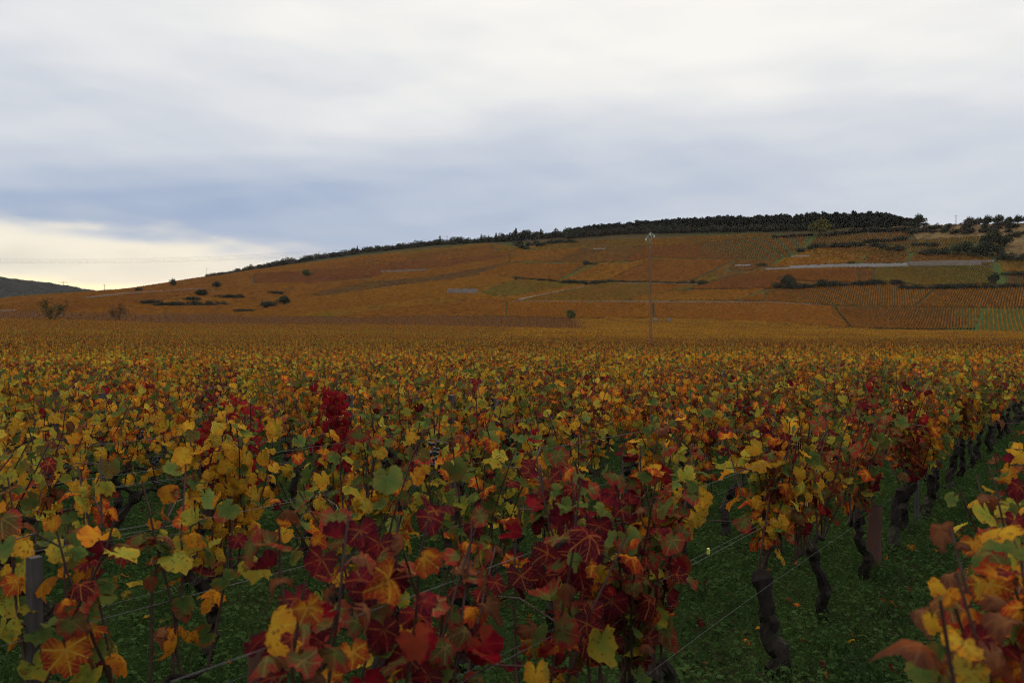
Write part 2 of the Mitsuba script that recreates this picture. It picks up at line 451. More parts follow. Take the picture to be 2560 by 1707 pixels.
UP = math.radians(62)      # most rows run up the slope
ACROSS = math.radians(8)
PARCELS = [
    # label, hue, second hue, row angle in degrees, outline
    ('orange vines of the lowest hill strip left of the pole, above the gravel road', 'amber', 'orange', 100, [(3, 0, 945), (3, 1255, 955), (3, 1255, 1085), (3, 600, 1085), (3, 0, 1075)]),
    ('orange vines of the lowest hill strip right of the pole and behind the two pillars', 'orange', 'amber', 100, [(3, 1285, 955), (3, 2350, 955), (4, 560, 985), (4, 700, 1170), (4, 0, 1130), (3, 1500, 1085), (3, 1285, 1085)]),
    ('brown orange vine rows fanning towards the grass track on the lowest slope', 'orange', 'brown', 62, [(4, 575, 988), (4, 1300, 995), (4, 1935, 1005), (4, 1850, 1190), (4, 1000, 1185), (4, 710, 1172)]),
    ('widely spaced vine rows on green ground right of the grass track', 'amber', 'olive', 61, [(4, 2005, 1000), (4, 2420, 1000), (4, 2500, 1225), (4, 1965, 1225)]),
    ('broad orange vineyard under the dark hedge of the lower right slope', 'amber', 'orange', 66, [(4, 20, 850), (4, 520, 805), (4, 1210, 775), (4, 1240, 835), (4, 1480, 835), (4, 1300, 985), (4, 600, 965), (4, 0, 935)]),
    ('orange vine rows with clear gaps at the right edge under the long hedge', 'amber', 'orange', 58, [(4, 1490, 835), (4, 2400, 808), (4, 2500, 985), (4, 1310, 985)]),
    ('green and yellow vine rows below the long stone wall', 'green', 'olive', 56, [(4, 1005, 625), (4, 1950, 610), (4, 2110, 690), (4, 2030, 770), (4, 1450, 790), (4, 1290, 765), (4, 1005, 742)]),
    ('narrow brown block of vines left of the green rows below the stone wall', 'brown', 'red', 56, [(4, 870, 632), (4, 1000, 625), (4, 1000, 742), (4, 870, 752)]),
    ('red orange vineyard below the pale left half of the long wall', 'red', 'orange', 60, [(3, 2120, 690), (4, 0, 665), (4, 860, 632), (4, 860, 752), (4, 560, 755), (4, 260, 735), (4, 60, 800), (3, 2350, 815), (3, 1660, 815)]),
    ('orange dome shaped vineyard above the pale wall', 'gold', 'orange', 50, [(4, 300, 500), (4, 420, 448), (4, 880, 436), (4, 1060, 450), (4, 900, 490), (4, 835, 575), (4, 60, 615), (4, 180, 535)]),
    ('small orange vineyard beside the grass strip above the middle of the wall', 'orange', 'amber', 50, [(4, 915, 490), (4, 1080, 458), (4, 1240, 482), (4, 1280, 515), (4, 1265, 575), (4, 850, 582)]),
    ('orange vine rows right of the bright grass strip above the stone wall', 'amber', 'orange', 55, [(4, 1365, 502), (4, 1700, 502), (4, 2050, 545), (4, 1955, 560), (4, 1315, 572)]),
    ('red orange vineyard left of the grass strip that climbs to the round yellow tree', 'orange', 'red', 70, [(3, 1800, 400), (3, 2350, 345), (4, 380, 335), (4, 310, 430), (4, 190, 520), (4, 0, 540), (3, 2350, 540), (3, 1720, 540)]),
    ('orange vineyard right under the round yellow tree', 'orange', 'amber', 60, [(4, 455, 345), (4, 1285, 298), (4, 1285, 340), (4, 910, 385), (4, 390, 402)]),
    ('small reddish vineyard between two hedges on the upper right slope', 'red', 'orange', 55, [(4, 970, 398), (4, 1365, 372), (4, 1330, 415), (4, 1240, 420)]),
    ('pale yellow vine rows in the scrub of the upper right slope', 'gold', 'olive', 55, [(4, 1375, 378), (4, 1945, 348), (4, 1975, 385), (4, 1690, 405), (4, 1480, 408)]),
    ('small orange vineyard left of the dark thicket on the upper right slope', 'orange', 'amber', 55, [(4, 1255, 435), (4, 1640, 428), (4, 1650, 458), (4, 1400, 478), (4, 1285, 485)]),
    ('yellow green vine rows at the right edge beside the steep grass track', 'olive', 'gold', 70, [(4, 2140, 562), (4, 2400, 548), (4, 2420, 655), (4, 2175, 658)]),
    ('bare reddish vineyard at the right edge below the short hedge', 'purple', 'red', 60, [(4, 2190, 695), (4, 2420, 695), (4, 2460, 790), (4, 2205, 790)]),
    ('olive brown vineyard directly under the pine wood', 'olive', 'brown', 40, [(3, 400, 388), (3, 1230, 362), (3, 1230, 420), (3, 640, 445), (3, 200, 465)]),
    ('yellowish vine rows at the top of the slope under the right part of the pines', 'gold', 'orange', 64, [(3, 1290, 365), (3, 1560, 342), (3, 2350, 312), (4, 50, 335), (3, 2350, 340), (3, 1790, 395), (3, 1290, 420)]),
    ('orange vineyard behind the top of the pole', 'red', 'orange', 62, [(3, 1240, 430), (3, 1790, 400), (3, 1700, 538), (3, 1300, 528), (3, 1060, 565)]),
    ('orange vineyard left of the green strip high on the middle slope', 'amber', 'brown', 46, [(3, 0, 505), (3, 190, 472), (3, 620, 455), (3, 410, 565), (3, 0, 568)]),
    ('brownish vineyard with a green strip high on the middle slope', 'brown', 'orange', 46, [(3, 640, 452), (3, 1225, 432), (3, 1045, 568), (3, 430, 568)]),
    ('orange vineyard beside the lone dark bush of the middle slope', 'orange', 'amber', 50, [(3, 0, 585), (3, 640, 600), (3, 420, 735), (3, 0, 705), (2, 2040, 690)]),
    ('golden orange wedge of vines right of the diagonal grass track', 'amber', 'gold', 38, [(3, 790, 605), (3, 1080, 582), (3, 1235, 548), (3, 880, 730), (3, 650, 742), (3, 500, 735)]),
    ('large red orange vineyard in the middle of the slope behind the pole', 'orange', 'red', 40, [(3, 1270, 552), (3, 1690, 560), (3, 1980, 560), (3, 1640, 735), (3, 1480, 750), (3, 910, 740)]),
    ('small red brown vineyard beside the short pale wall right of the pole', 'brown', 'red', 50, [(3, 2090, 562), (3, 2350, 560), (4, 40, 560), (3, 2350, 640), (3, 2010, 650), (3, 2040, 620)]),
    ('olive vineyard under the dark hedge left of the pole', 'olive', 'green', 30, [(3, 0, 750), (3, 440, 772), (3, 640, 770), (3, 0, 880), (2, 2100, 870)]),
    ('bright orange strip of vines along the dark diagonal path', 'gold', 'amber', 24, [(3, 650, 772), (3, 640, 790), (3, 0, 922), (2, 2250, 920), (3, 0, 885)]),
    ('mottled green and orange vineyard between the diagonal path and the pole', 'olive', 'orange', 30, [(3, 150, 918), (3, 720, 795), (3, 900, 768), (3, 1230, 772), (3, 1230, 880), (3, 1000, 918)]),
    ('orange vineyard right of the pole above the lower wall line', 'orange', 'amber', 40, [(3, 1290, 775), (3, 1590, 782), (3, 1200, 888), (3, 1240, 870)]),
    ('long orange strip of vines just above the lower wall line', 'amber', 'gold', 30, [(3, 1120, 915), (3, 1200, 895), (3, 1630, 840), (3, 2290, 832), (3, 2030, 918)]),
    ('orange wedge of vines right of the grass path above the lower wall line', 'amber', 'orange', 55, [(3, 2090, 925), (3, 2350, 850), (4, 10, 850), (4, 0, 930)]),
    ('small olive strip of vines between grass tracks right of the pole', 'olive', 'orange', 40, [(3, 1300, 880), (3, 1600, 800), (3, 1690, 780), (3, 1480, 850), (3, 1250, 888)]),
    ('long orange slope of vines under the bushes of the left crest', 'orange', 'brown', 24, [(2, 420, 660), (2, 900, 560), (2, 2140, 425), (2, 2190, 480), (3, 180, 470), (3, 0, 500), (2, 1660, 545), (2, 1040, 600)]),
    ('red vineyard on the left shoulder above the pale wall', 'red', 'crimson', 20, [(2, 0, 680), (2, 400, 665), (2, 1020, 605), (2, 1640, 550), (2, 2340, 510), (2, 1600, 635), (2, 1140, 650), (2, 1130, 690), (2, 600, 695), (2, 0, 735)]),
    ('dark crimson strip of vines across the left slope', 'crimson', 'red', 16, [(2, 0, 740), (2, 600, 700), (2, 1130, 692), (2, 1020, 722), (2, 500, 760), (2, 0, 768)]),
    ('orange vineyard round the short pale wall of the left slope', 'amber', 'orange', 24, [(2, 1580, 648), (2, 2350, 520), (2, 2350, 560), (2, 2000, 640), (2, 1500, 720), (2, 1060, 740), (2, 1150, 672), (2, 1570, 660)]),
    ('brown olive band of vines slanting across the middle of the left slope', 'brown', 'purple', 24, [(2, 2000, 645), (2, 2350, 565), (3, 0, 575), (2, 2030, 690), (2, 1800, 725), (2, 1300, 790), (2, 640, 880), (2, 560, 865), (2, 1000, 770), (2, 1500, 725)]),
    ('large golden orange vineyard left of the low stone wall', 'amber', 'gold', 22, [(2, 1820, 728), (2, 2040, 700), (3, 0, 720), (3, 0, 745), (2, 1760, 840), (2, 1750, 865), (2, 2030, 868), (2, 2250, 915), (2, 1300, 900), (2, 400, 970), (2, 330, 965), (2, 640, 885), (2, 1310, 795)]),
    ('orange vineyard on the left slope above the bushes', 'orange', 'amber', 20, [(2, 0, 775), (2, 480, 772), (2, 1050, 745), (2, 980, 768), (2, 560, 862), (2, 320, 880), (2, 260, 862), (2, 440, 790), (2, 0, 850), (1, 2280, 860), (1, 2000, 830), (1, 2050, 800)]),
    ('yellow green band of vines low on the left slope', 'gold', 'green', 16, [(2, 360, 1080), (2, 700, 1030), (2, 1570, 922), (2, 1840, 925), (2, 1200, 1010), (2, 700, 1070)]),
    ('orange vineyard above the yellow green band of the left slope', 'amber', 'orange', 18, [(1, 2330, 1035), (2, 330, 975), (2, 1290, 905), (2, 1560, 918), (2, 690, 1025), (2, 330, 1075), (2, 0, 1085), (1, 2100, 1065)]),
    ('wide orange vineyard at the foot of the hill left of the pale green bush', 'orange', 'amber', 16, [(2, 720, 1075), (2, 1230, 1012), (2, 1860, 928), (2, 2350, 930), (3, 0, 945), (3, 0, 1070), (2, 1600, 1065), (2, 1000, 1085)]),
    ('orange vineyard on the far left shoulder below the crest', 'orange', 'amber', 16, [(1, 930, 865), (1, 1300, 798), (1, 1700, 728), (1, 2350, 668), (2, 0, 668), (2, 0, 690), (1, 2100, 780), (1, 1880, 800), (1, 1150, 855)]),
    ('orange strip of vines between the pale wall and the bushes on the far left slope', 'orange', 'red', 14, [(1, 520, 925), (1, 900, 905), (1, 1400, 858), (1, 1890, 825), (1, 1720, 870), (1, 1500, 905), (1, 1270, 965), (1, 600, 1040), (1, 560, 1000)]),
    ('orange vineyard at the far left end of the hill', 'orange', 'brown', 12, [(1, -260, 1040), (1, 0, 985), (1, 500, 930), (1, 550, 1010), (1, 590, 1050), (1, 0, 1050), (1, -260, 1060)]),
    ('orange vineyard below the bushes of the far left slope', 'amber', 'orange', 14, [(1, 620, 1045), (1, 1270, 972), (1, 1440, 990), (1, 2000, 985), (1, 2350, 925), (2, 40, 985), (1, 2300, 1035), (1, 2100, 1060), (1, 1200, 1060), (1, 620, 1060)]),
]
COVER = []
for n, (label, hue, mix, deg, pts) in enumerate(PARCELS):
    poly = world_poly(pts).buffer(2.2)
    poly = poly.difference(shapely.union_all(COVER)).buffer(-.5) if COVER else poly
    if poly.is_empty:
        continue
    COVER.append(poly.buffer(.8))
    d = poly.centroid.y
    vf = rows_mesh(poly, math.radians(deg), 1.75 if label.startswith('widely') else (1.25 if d < 620 else 1.9), 1.5 if d < 620 else 2.2, hue, mix, seed=100 + n)
    k = new('vine_parcel')
    put(k, vf, 'tinted', color=vf[2])
    tag(k, label, 'vineyard', 'vine parcels on the hillside', 'stuff')

FILL = world_poly([(1, -260, 1060), (1, -260, 960), (1, 0, 905), (1, 930, 835), (1, 1700, 700), (2, 0, 640), (2, 900, 525), (2, 2100, 400), (3, 100, 440), (3, 400, 390), (3, 1500, 362), (3, 2350, 318), (4, 420, 335), (4, 1280, 310), (4, 1300, 480), (4, 2060, 560), (4, 2130, 780), (4, 2450, 790),
                   (4, 2450, 990), (4, 1940, 1000), (4, 1850, 1190), (4, 0, 1130), (3, 1000, 1082), (3, 0, 1072), (2, 700, 1080), (1, 2100, 1060)])
FILL = FILL.difference(shapely.union_all(COVER).buffer(1.5))
for n, (label, hue, x0, x1) in enumerate((('thin brownish vines between the parcels of the left slope', 'orange', -1500, -120), ('thin brownish vines between the parcels of the middle slope', 'olive', -120, 140), ('thin brownish vines between the parcels of the right slope', 'brown', 140, 900))):
    vf = rows_mesh(FILL.intersection(shapely.box(x0, 0, x1, 2000)), math.radians(35), 2.0, 2.2, hue, 'amber', tall=.85, seed=300 + n)
    k = new('sparse_vines')
    put(k, vf, 'tinted', color=vf[2])
    tag(k, label, 'vineyard', None, 'stuff')

# ------------------------------------------------------------------ trees, bushes (one shape group per variant, leaf faces through the crown)
def leaf_faces(rng, centres, size, cols, spread=1.0):
    n = len(centres)
    a = rng.normal(size=(n, 3)); a /= np.linalg.norm(a, axis=1, keepdims=True)
    b = np.cross(a, rng.normal(size=(n, 3))); b /= np.linalg.norm(b, axis=1, keepdims=True)
    s = (size * (.6 + .8 * rng.random(n)))[:, None]
    v = np.stack([centres + a * s, centres + b * s * .7, centres - a * s * .8, centres - b * s * .7], 1).reshape(-1, 3)
    q = np.arange(n)[:, None] * 4
    f = np.vstack([np.hstack([q, q + 1, q + 2]), np.hstack([q, q + 2, q + 3])])
    return v, f, np.repeat(cols, 4, 0)


def crown(rng, blobs, count, size, base, vary=.35):
    """Leaf faces spread over blobs (x, y, z, rx, ry, rz)."""
    blobs = np.asarray(blobs, float)
    w = blobs[:, 3] * blobs[:, 5]
    pick = rng.choice(len(blobs), count, p=w / w.sum())
    d = rng.normal(size=(count, 3)); d /= np.linalg.norm(d, axis=1, keepdims=True)
    rad = (.45 + .55 * rng.random(count) ** .5)[:, None] * (1 + .25 * (rng.random((count, 1)) - .5))
    c = blobs[pick, :3] + d * rad * blobs[pick, 3:]
    tone = (1 - vary + 2 * vary * rng.random(len(blobs)))[pick][:, None] * (.75 + .5 * rng.random((count, 1)))
    return leaf_faces(rng, c, size, np.array(base) * tone * (.92 + .16 * rng.random((count, 3))))


def group_of(name, **shapes):
    scene[name] = {'type': 'shapegroup', **shapes}
    return name


def tinted(vfc):
    return mikit.ply((vfc[0], vfc[1]), 'tinted', color=vfc[2])


def plain(vf, col):
    return mikit.ply((vf[0], vf[1]), 'tinted', color=np.tile(np.array(col, float), (len(vf[0]), 1)))


PINE, BUSH, ROUND, AUTUMN = [], [], [], []
for n in range(5):       # pines, unit height 1
    g = np.random.default_rng(40 + n)
    blobs = [(0.05 * g.normal(), .05 * g.normal(), z, (.20 if z < .9 else .11) * (.8 + .4 * g.random()), .17, .085) for z in (.14, .24, .32, .42, .5, .58, .66, .74, .80, .86, .93)]
    blobs += [(.13 * g.normal(), .13 * g.normal(), .5 + .4 * g.random(), .12, .12, .07) for _ in range(5)]
    cr = crown(g, blobs, 620, .055, (.024, .030, .022))
    PINE.append(group_of(f'pine_form_{n}', trunk=plain(tube([(0, 0, -.02), (.01, .01, .4), (0, .01, .9)], [.022, .018, .008], 5), (.045, .032, .026)), crown=tinted(cr)))
for n in range(6):       # bushes, unit width 1 and height 1
    g = np.random.default_rng(60 + n)
    blobs = [(.20 * g.normal(), .2 * g.normal(), .18 + .5 * g.random() ** 1.3, .22 + .12 * g.random(), .25, .22 + .12 * g.random()) for _ in range(9)] + [(0, 0, .30, .42, .4, .34)]
    tone = [(.060, .062, .040), (.050, .058, .040), (.078, .066, .046), (.066, .070, .042), (.054, .058, .038), (.085, .068, .050)][n]
    cr = crown(g, blobs, 900, .06, tone)
    BUSH.append(group_of(f'bush_form_{n}', stem=plain(tube([(0, 0, -.05), (.02, 0, .25), (.03, .02, .5)], [.04, .03, .015], 5), (.04, .03, .025)), foliage=tinted(cr)))
for n, tone in enumerate([(.042, .048, .028), (.17, .16, .035), (.095, .11, .034), (.062, .066, .034)]):  # round trees
    g = np.random.default_rng(80 + n)
    blobs = [(.16 * g.normal(), .16 * g.normal(), .36 + .36 * g.random(), .26, .26, .20) for _ in range(9)] + [(0, 0, .72, .25, .25, .22), (0, 0, .45, .42, .42, .25)]
    cr = crown(g, blobs, 1300, .045, tone)
    ROUND.append(group_of(f'round_tree_form_{n}', trunk=plain(tube([(0, 0, -.03), (.01, 0, .3), (0, .02, .6)], [.05, .04, .02], 6), (.05, .038, .03)), crown=tinted(cr)))


def skyline(px):
    tx = (px - CX) / F
    return HY - F * float(((terrain(tx * RAY_Y, RAY_Y) - EYE) / RAY_Y).max())


CONIFER = []
for n in range(3):
    g = np.random.default_rng(140 + n)
    blobs = [(0, 0, z, .30 * (1.02 - z) + .03, .30 * (1.02 - z) + .03, .09) for z in np.arange(.10, .98, .09)]
    cr = crown(g, blobs, 420, .05, (.018, .024, .018))
    CONIFER.append(group_of(f'conifer_form_{n}', trunk=plain(tube([(0, 0, -.05), (0, 0, .5), (0, 0, .95)], [.03, .02, .006], 5), (.045, .032, .026)), crown=tinted(cr)))


def grow(name, forms, which, px, py, w, h, label, catg, group=None, back=0.0):
    """A tree or bush whose foot stands where the terrain shows at (px, py); w, h in pixels of the photograph."""
    p = at(px, py)
    x, y = p[0] + p[0] / p[1] * back, p[1] + back
    k = new(name)
    sx, sz = w / F * y, h / F * y
    inst(k, forms[which % len(forms)], place(x, y, float(terrain(x, y)) - .02 * sz, R.random() * 6.28, (sx, sx, sz)))
    return tag(k, label, catg, group)


# pine wood along the crest
for px in np.arange(1432, 2290, 7.2):
    for row in range(3):
        base = skyline(px) + 1
        top = np.interp(px, [1430, 1500, 1600, 1760, 1920, 2100, 2200, 2240, 2290], [574, 564, 555, 545, 540, 533, 532, 540, 548])
        h = (base - top) * (.86 + .26 * R.random()) + 3
        grow('pine_tree', PINE, int(R.integers(5)), px + R.normal() * 2.5, base, 34, h, 'tall dark pine standing in the pine wood along the crest', 'pine tree', 'pines of the wood on the crest', back=2 + row * 9 + R.random() * 6)
for px, py, w, h, lab in ((2298, 557, 34, 33, 'broad dark tree standing clear at the right end of the pine wood'),):
    grow('crest_tree', ROUND, 0, px, py, w, h, lab, 'tree')
for px, w, h in ((2425, 30, 24), (2448, 26, 22), (2470, 30, 28), (2496, 34, 28), (2524, 28, 22), (2546, 30, 26), (2572, 34, 30)):
    grow('crest_tree', ROUND, (0, 3)[w > 30], px, 552, w, h, 'dark tree in the row on the crest at the right edge', 'tree', 'trees on the right crest', back=4)
# shrubs below the pines and along the crest to the left
for px in np.arange(1424, 1690, 11.0):
    grow('shrub', BUSH, int(R.integers(6)), px, skyline(px) + 5, 26 + 8 * R.random(), 15 + 9 * R.random(), 'dull brown green shrub along the lower edge of the pine wood', 'shrub', 'shrubs under the pines')
for px in np.arange(1700, 2080, 12.0):
    grow('shrub', BUSH, int(R.integers(6)), px, skyline(px) + 5, 26 + 8 * R.random(), 13 + 7 * R.random(), 'dull brown green shrub along the lower edge of the pine wood', 'shrub', 'shrubs under the pines')
for px in np.arange(520, 1440, 8.5):
    base = np.interp(px, [500, 700, 900, 1000, 1130, 1280, 1440], [690, 668, 637, 628, 619, 622, 600])
    h = np.interp(px, [500, 640, 900, 1200, 1300, 1440], [4, 11, 11, 11, 18, 16]) * (.7 + .7 * R.random())
    grow('shrub', BUSH, int(R.integers(6)), px, skyline(px) + 2, 16 + 12 * R.random(), h * 1.15 + 1, 'dark shrub in the hedge that follows the left part of the crest', 'shrub', 'shrubs on the left crest', back=R.random() * 5)
for px, h in ((1203, 20), (1222, 17), (1255, 20), (1274, 18), (1288, 26), (1310, 24), (1352, 24), (1100, 22), (893, 18), (1290, 30), (1240, 22)):
    grow('conifer', CONIFER, int(R.integers(3)), px, skyline(px) + 3, h * .9, h + 3, 'small dark conifer rising above the crest hedge left of the pine wood', 'conifer', 'conifers on the left crest', back=3)
for px in np.arange(1290, 1440, 9.0):
    grow('shrub', BUSH, int(R.integers(6)), px + R.normal() * 3, 608 + R.random() * 22 * np.clip((1400 - px) / 110, 0, 1), 22, 11, 'brown green shrub in the thicket at the left end of the pine wood', 'shrub', 'thicket left of the pine wood')

HILL_BUSHES = [
    # form list, form, px, base y, width, height, label
    ('hill_tree', ROUND, 0, 432, 718, 18, 22, 'small dark tree standing alone on the left crest'),
    ('hill_tree', ROUND, 0, 541, 720, 26, 17, 'dark round tree above the bushes of the far left slope'),
    ('shrub', BUSH, 2, 346, 729, 18, 11, 'small brown bush beside the pale wall of the far left slope'),
    ('shrub', BUSH, 1, 378, 761, 58, 13, 'low dark bush left of the long hedge on the far left slope'),
    ('hill_tree', ROUND, 0, 505, 741, 40, 18, 'tallest dark bush of the clump on the far left slope'),
    ('shrub', BUSH, 1, 480, 752, 42, 12, 'dark bush at the foot of the clump on the far left slope'),
    ('shrub', BUSH, 4, 570, 746, 50, 10, 'flat dark hedge to the right of the clump on the far left slope'),
    ('shrub', BUSH, 1, 596, 746, 26, 13, 'rounded dark bush at the right end of the flat hedge on the far left slope'),
    ('shrub', BUSH, 4, 611, 783, 44, 11, 'dark oval bush low on the far left slope'),
    ('hill_tree', ROUND, 0, 710, 764, 34, 26, 'dark round tree beside a lower bush on the left slope'),
    ('shrub', BUSH, 1, 672, 767, 44, 16, 'dark bush left of the round tree on the left slope'),
    ('shrub', BUSH, 4, 690, 735, 34, 8, 'flat dark bush above the round tree on the left slope'),
    ('hill_tree', ROUND, 2, 766, 694, 24, 20, 'grey green tree in the red vineyard of the left slope'),
    ('shrub', BUSH, 1, 1463, 661, 20, 11, 'lone dark bush in the vines of the middle slope'),
    ('shrub', BUSH, 4, 1482, 662, 22, 5, 'low hedge to the right of the lone bush on the middle slope'),
    ('shrub', BUSH, 1, 1730, 707, 13, 10, 'small dark bush beside the grass track right of the pole'),
    ('shrub', BUSH, 3, 1756, 711, 22, 13, 'larger green bush beside the grass track right of the pole'),
    ('shrub', BUSH, 1, 1904, 666, 28, 9, 'dark bush at the right end of the short wall behind the pole'),
    ('pale_bush', ROUND, 2, 1427, 800, 25, 25, 'pale green bush beside the gravel road left of the pole'),
    ('yellow_tree', ROUND, 1, 2051, 590, 50, 42, 'round yellow green tree in front of the pine wood'),
    ('hill_tree', ROUND, 0, 1969, 720, 44, 33, 'dark round tree at the left end of the lower right hedge'),
    ('hill_tree', ROUND, 3, 2056, 718, 30, 20, 'smaller tree standing in the lower right hedge'),
    ('hill_tree', ROUND, 3, 2485, 714, 30, 32, 'dark tree near the steep grass track at the right'),
    ('shrub', BUSH, 0, 2131, 662, 15, 9, 'small dark bush standing above the pale wall'),
    ('shrub', BUSH, 1, 1976, 643, 12, 6, 'tiny dark bush at the left end of the curved hedge'),
]
for name, forms, which, px, py, w, h, lab in HILL_BUSHES:
    grow(name, forms, which, px, py, w * 1.1, h * 1.15, lab, 'bush' if forms is BUSH or name == 'pale_bush' else 'tree')


def hedge(pts, w, h, label, group, forms=BUSH, name='hedge_shrub', gap=.62):
    px = [zoom(*p) for p in pts]
    for a, b in zip(px, px[1:]):
        n = max(1, int(math.hypot(b[0] - a[0], b[1] - a[1]) / (w * gap)))
        for k in range(n):
            t = (k + R.random() * .6) / n
            grow(name, forms, int(R.integers(len(forms))), a[0] + (b[0] - a[0]) * t, a[1] + (b[1] - a[1]) * t, w * (.9 + .5 * R.random()), h * (.9 + .7 * R.random()), label, 'shrub', group)


hedge([(1, 1430, 988), (1, 2060, 975)], 26, 12, 'dark shrub in the long hedge of the far left slope', 'long hedge on the far left slope')
hedge([(1, 2060, 985), (1, 2350, 905)], 20, 4, 'low green shrub along the field edge of the far left slope', 'field edge of the far left slope')
hedge([(3, 0, 722), (3, 440, 755)], 22, 5, 'low shrub on the dark field edge left of the pole', 'dark field edge of the middle slope')
hedge([(3, 440, 770), (3, 700, 775), (3, 820, 770), (3, 960, 755)], 22, 9, 'dark shrub in the hedge across the middle slope', 'hedge across the middle slope')
hedge([(3, 960, 757), (3, 1700, 772)], 16, 4, 'low shrub on the wall line behind the pole', 'wall line behind the pole')
hedge([(4, 300, 480), (4, 420, 440), (4, 560, 435), (4, 860, 428), (4, 960, 425), (4, 1100, 455), (4, 1240, 470)], 22, 11, 'dark shrub in the curved hedge of the upper right slope', 'curved hedge on the upper right slope')
hedge([(4, 900, 390), (4, 1010, 385), (4, 1300, 365)], 16, 8, 'dark shrub in the short hedge above the curved one', 'short hedge on the upper right slope')
hedge([(4, 1340, 412), (4, 1560, 420)], 16, 7, 'small dark shrub left of the big thicket', 'shrubs left of the thicket')
hedge([(4, 100, 810), (4, 300, 815), (4, 540, 800), (4, 760, 785), (4, 1250, 775)], 24, 11, 'dark shrub in the left half of the lower right hedge', 'left half of the lower hedge')
hedge([(4, 1230, 815), (4, 1400, 820), (4, 1800, 815), (4, 2200, 808), (4, 2420, 800)], 24, 10, 'dark shrub in the right half of the lower right hedge', 'right half of the lower hedge')
hedge([(4, 2180, 690), (4, 2400, 690)], 20, 9, 'dark shrub in the short hedge at the right edge', 'short hedge at the right edge')
hedge([(4, 1410, 495), (4, 1660, 500)], 26, 14, 'dark shrub at the foot of the big thicket', 'foot of the thicket')
hedge([(4, 1690, 500), (4, 1900, 505), (4, 2150, 520)], 40, 30, 'tall grey green bush of the big thicket', 'big thicket on the upper right slope', ROUND[3:] + ROUND[:1], 'thicket_bush', .5)
hedge([(4, 1950, 440), (4, 2250, 430)], 44, 32, 'grey green bush behind the big thicket', 'bushes behind the thicket', ROUND[3:], 'thicket_bush', .6)
hedge([(4, 2140, 555), (4, 2400, 548)], 30, 16, 'dark bush above the vine rows of the right edge', 'bushes above the right edge rows')
for zx in np.arange(1300, 2420, 58.0):
    for zy in (222, 262, 300, 338):
        if R.random() < .78 and not (zx < 1950 and zy > 320) and not (1470 < zx < 1800 and zy < 245):
            px, py = zoom(4, zx + R.normal() * 22, zy + R.normal() * 8)
            grow('scrub_bush', BUSH, int(R.integers(6)), px, py, 18 + 18 * R.random(), 8 + 10 * R.random(), 'scrub bush on the rough upper right hillside', 'bush', 'scrub on the upper right hillside')
hedge([(4, 560, 330), (4, 880, 290), (4, 1340, 282)], 22, 9, 'dark shrub on the rough bank under the right end of the pines', 'shrubs on the bank under the pines')
hedge([(4, 60, 345), (4, 420, 322)], 18, 6, 'low dark shrub left of the round yellow tree', 'shrubs left of the yellow tree')
hedge([(4, 0, 1155), (4, 700, 1190), (4, 1760, 1225)], 14, 6, 'low green shrub along the road at the foot of the hill', 'shrubs along the road')

# dry grass bank on the right crest
pts = [zoom(4, zx, zy) for zx, zy in ((960, 275), (1400, 218), (1900, 198), (2480, 182), (2480, 550), (2150, 552), (2060, 500), (1990, 350), (1960, 335), (1370, 362), (1310, 290))]
poly = world_poly(pts)
vv = rows_mesh(poly, .3, 2.0, 2.5, 'brown', 'brown', width=1.2, tall=.45, seed=5)
put('dry_grass', vv, 'tinted', color=np.clip(vv[2] * np.array([1.1, 1.45, 2.2]), 0, 1))
tag('dry_grass', 'pale dry grass on the rough bank of the right crest', 'grass', kind='stuff')

# grass tracks: thin sheets of turf on the slope
def track_colour(p, n, uv):
    k = mikit.fbm(p.x * .35, p.y * .35, 0, octaves=4)
    return mikit.mix(mi.Color3f(.040, .078, .022), mi.Color3f(.075, .095, .035), k)


scene['turf'] = twoside({'type': 'diffuse', 'reflectance': mikit.proc(track_colour)})


def track(pts, width, label, bsdf='turf', name='grass_track'):
    px = [zoom(*p) for p in pts]
    line = []
    for a, b in zip(px, px[1:]):
        for k in range(8):
            line.append(at(a[0] + (b[0] - a[0]) * k / 8, a[1] + (b[1] - a[1]) * k / 8)[:2])
    line.append(at(*px[-1])[:2])
    line = np.array(line)
    t = np.gradient(line, axis=0); t /= np.linalg.norm(t, axis=1, keepdims=True)
    nrm = np.stack([-t[:, 1], t[:, 0]], 1)
    cols = []
    for o in np.linspace(-.5, .5, 5):
        q = line + nrm * o * width * (1 + .15 * np.sin(np.arange(len(line)))[:, None])
        cols.append(np.column_stack([q, terrain(q[:, 0], q[:, 1]) + .22]))
    v = np.stack(cols, 1).reshape(-1, 3)
    i, j = np.meshgrid(np.arange(len(line) - 1), np.arange(4), indexing='ij')
    a = (i * 5 + j).ravel()
    k = new(name)
    put(k, (v, np.vstack([np.stack([a, a + 5, a + 6], 1), np.stack([a, a + 6, a + 1], 1)])), bsdf)
    tag(k, label, kind='structure')


track([(4, 1975, 1000), (4, 1900, 1230)], 11, 'bright grass track between the striped parcels at the lower right')
track([(4, 2330, 1000), (4, 2400, 1222)], 52, 'green turf under the widely spaced vine rows at the lower right', name='turf_floor')
track([(4, 420, 335), (4, 250, 500), (4, 60, 590), (3, 2200, 680), (3, 1980, 640), (3, 1700, 770), (3, 1560, 820), (3, 1050, 905)], 8, 'long grass track winding up to the round yellow tree')
track([(4, 2100, 575), (4, 2150, 690), (4, 2170, 780)], 8, 'steep grass track near the right edge')
track([(4, 1340, 490), (4, 1295, 575)], 7, 'bright grass strip above the stone wall')
track([(4, 900, 485), (4, 820, 585)], 5, 'narrow grass strip above the pale wall')
track([(3, 800, 595), (3, 620, 660), (3, 470, 735)], 7, 'diagonal grass track beside the lone bush')
track([(3, 60, 575), (3, 700, 590), (3, 1060, 575)], 6, 'grass strip across the middle slope')
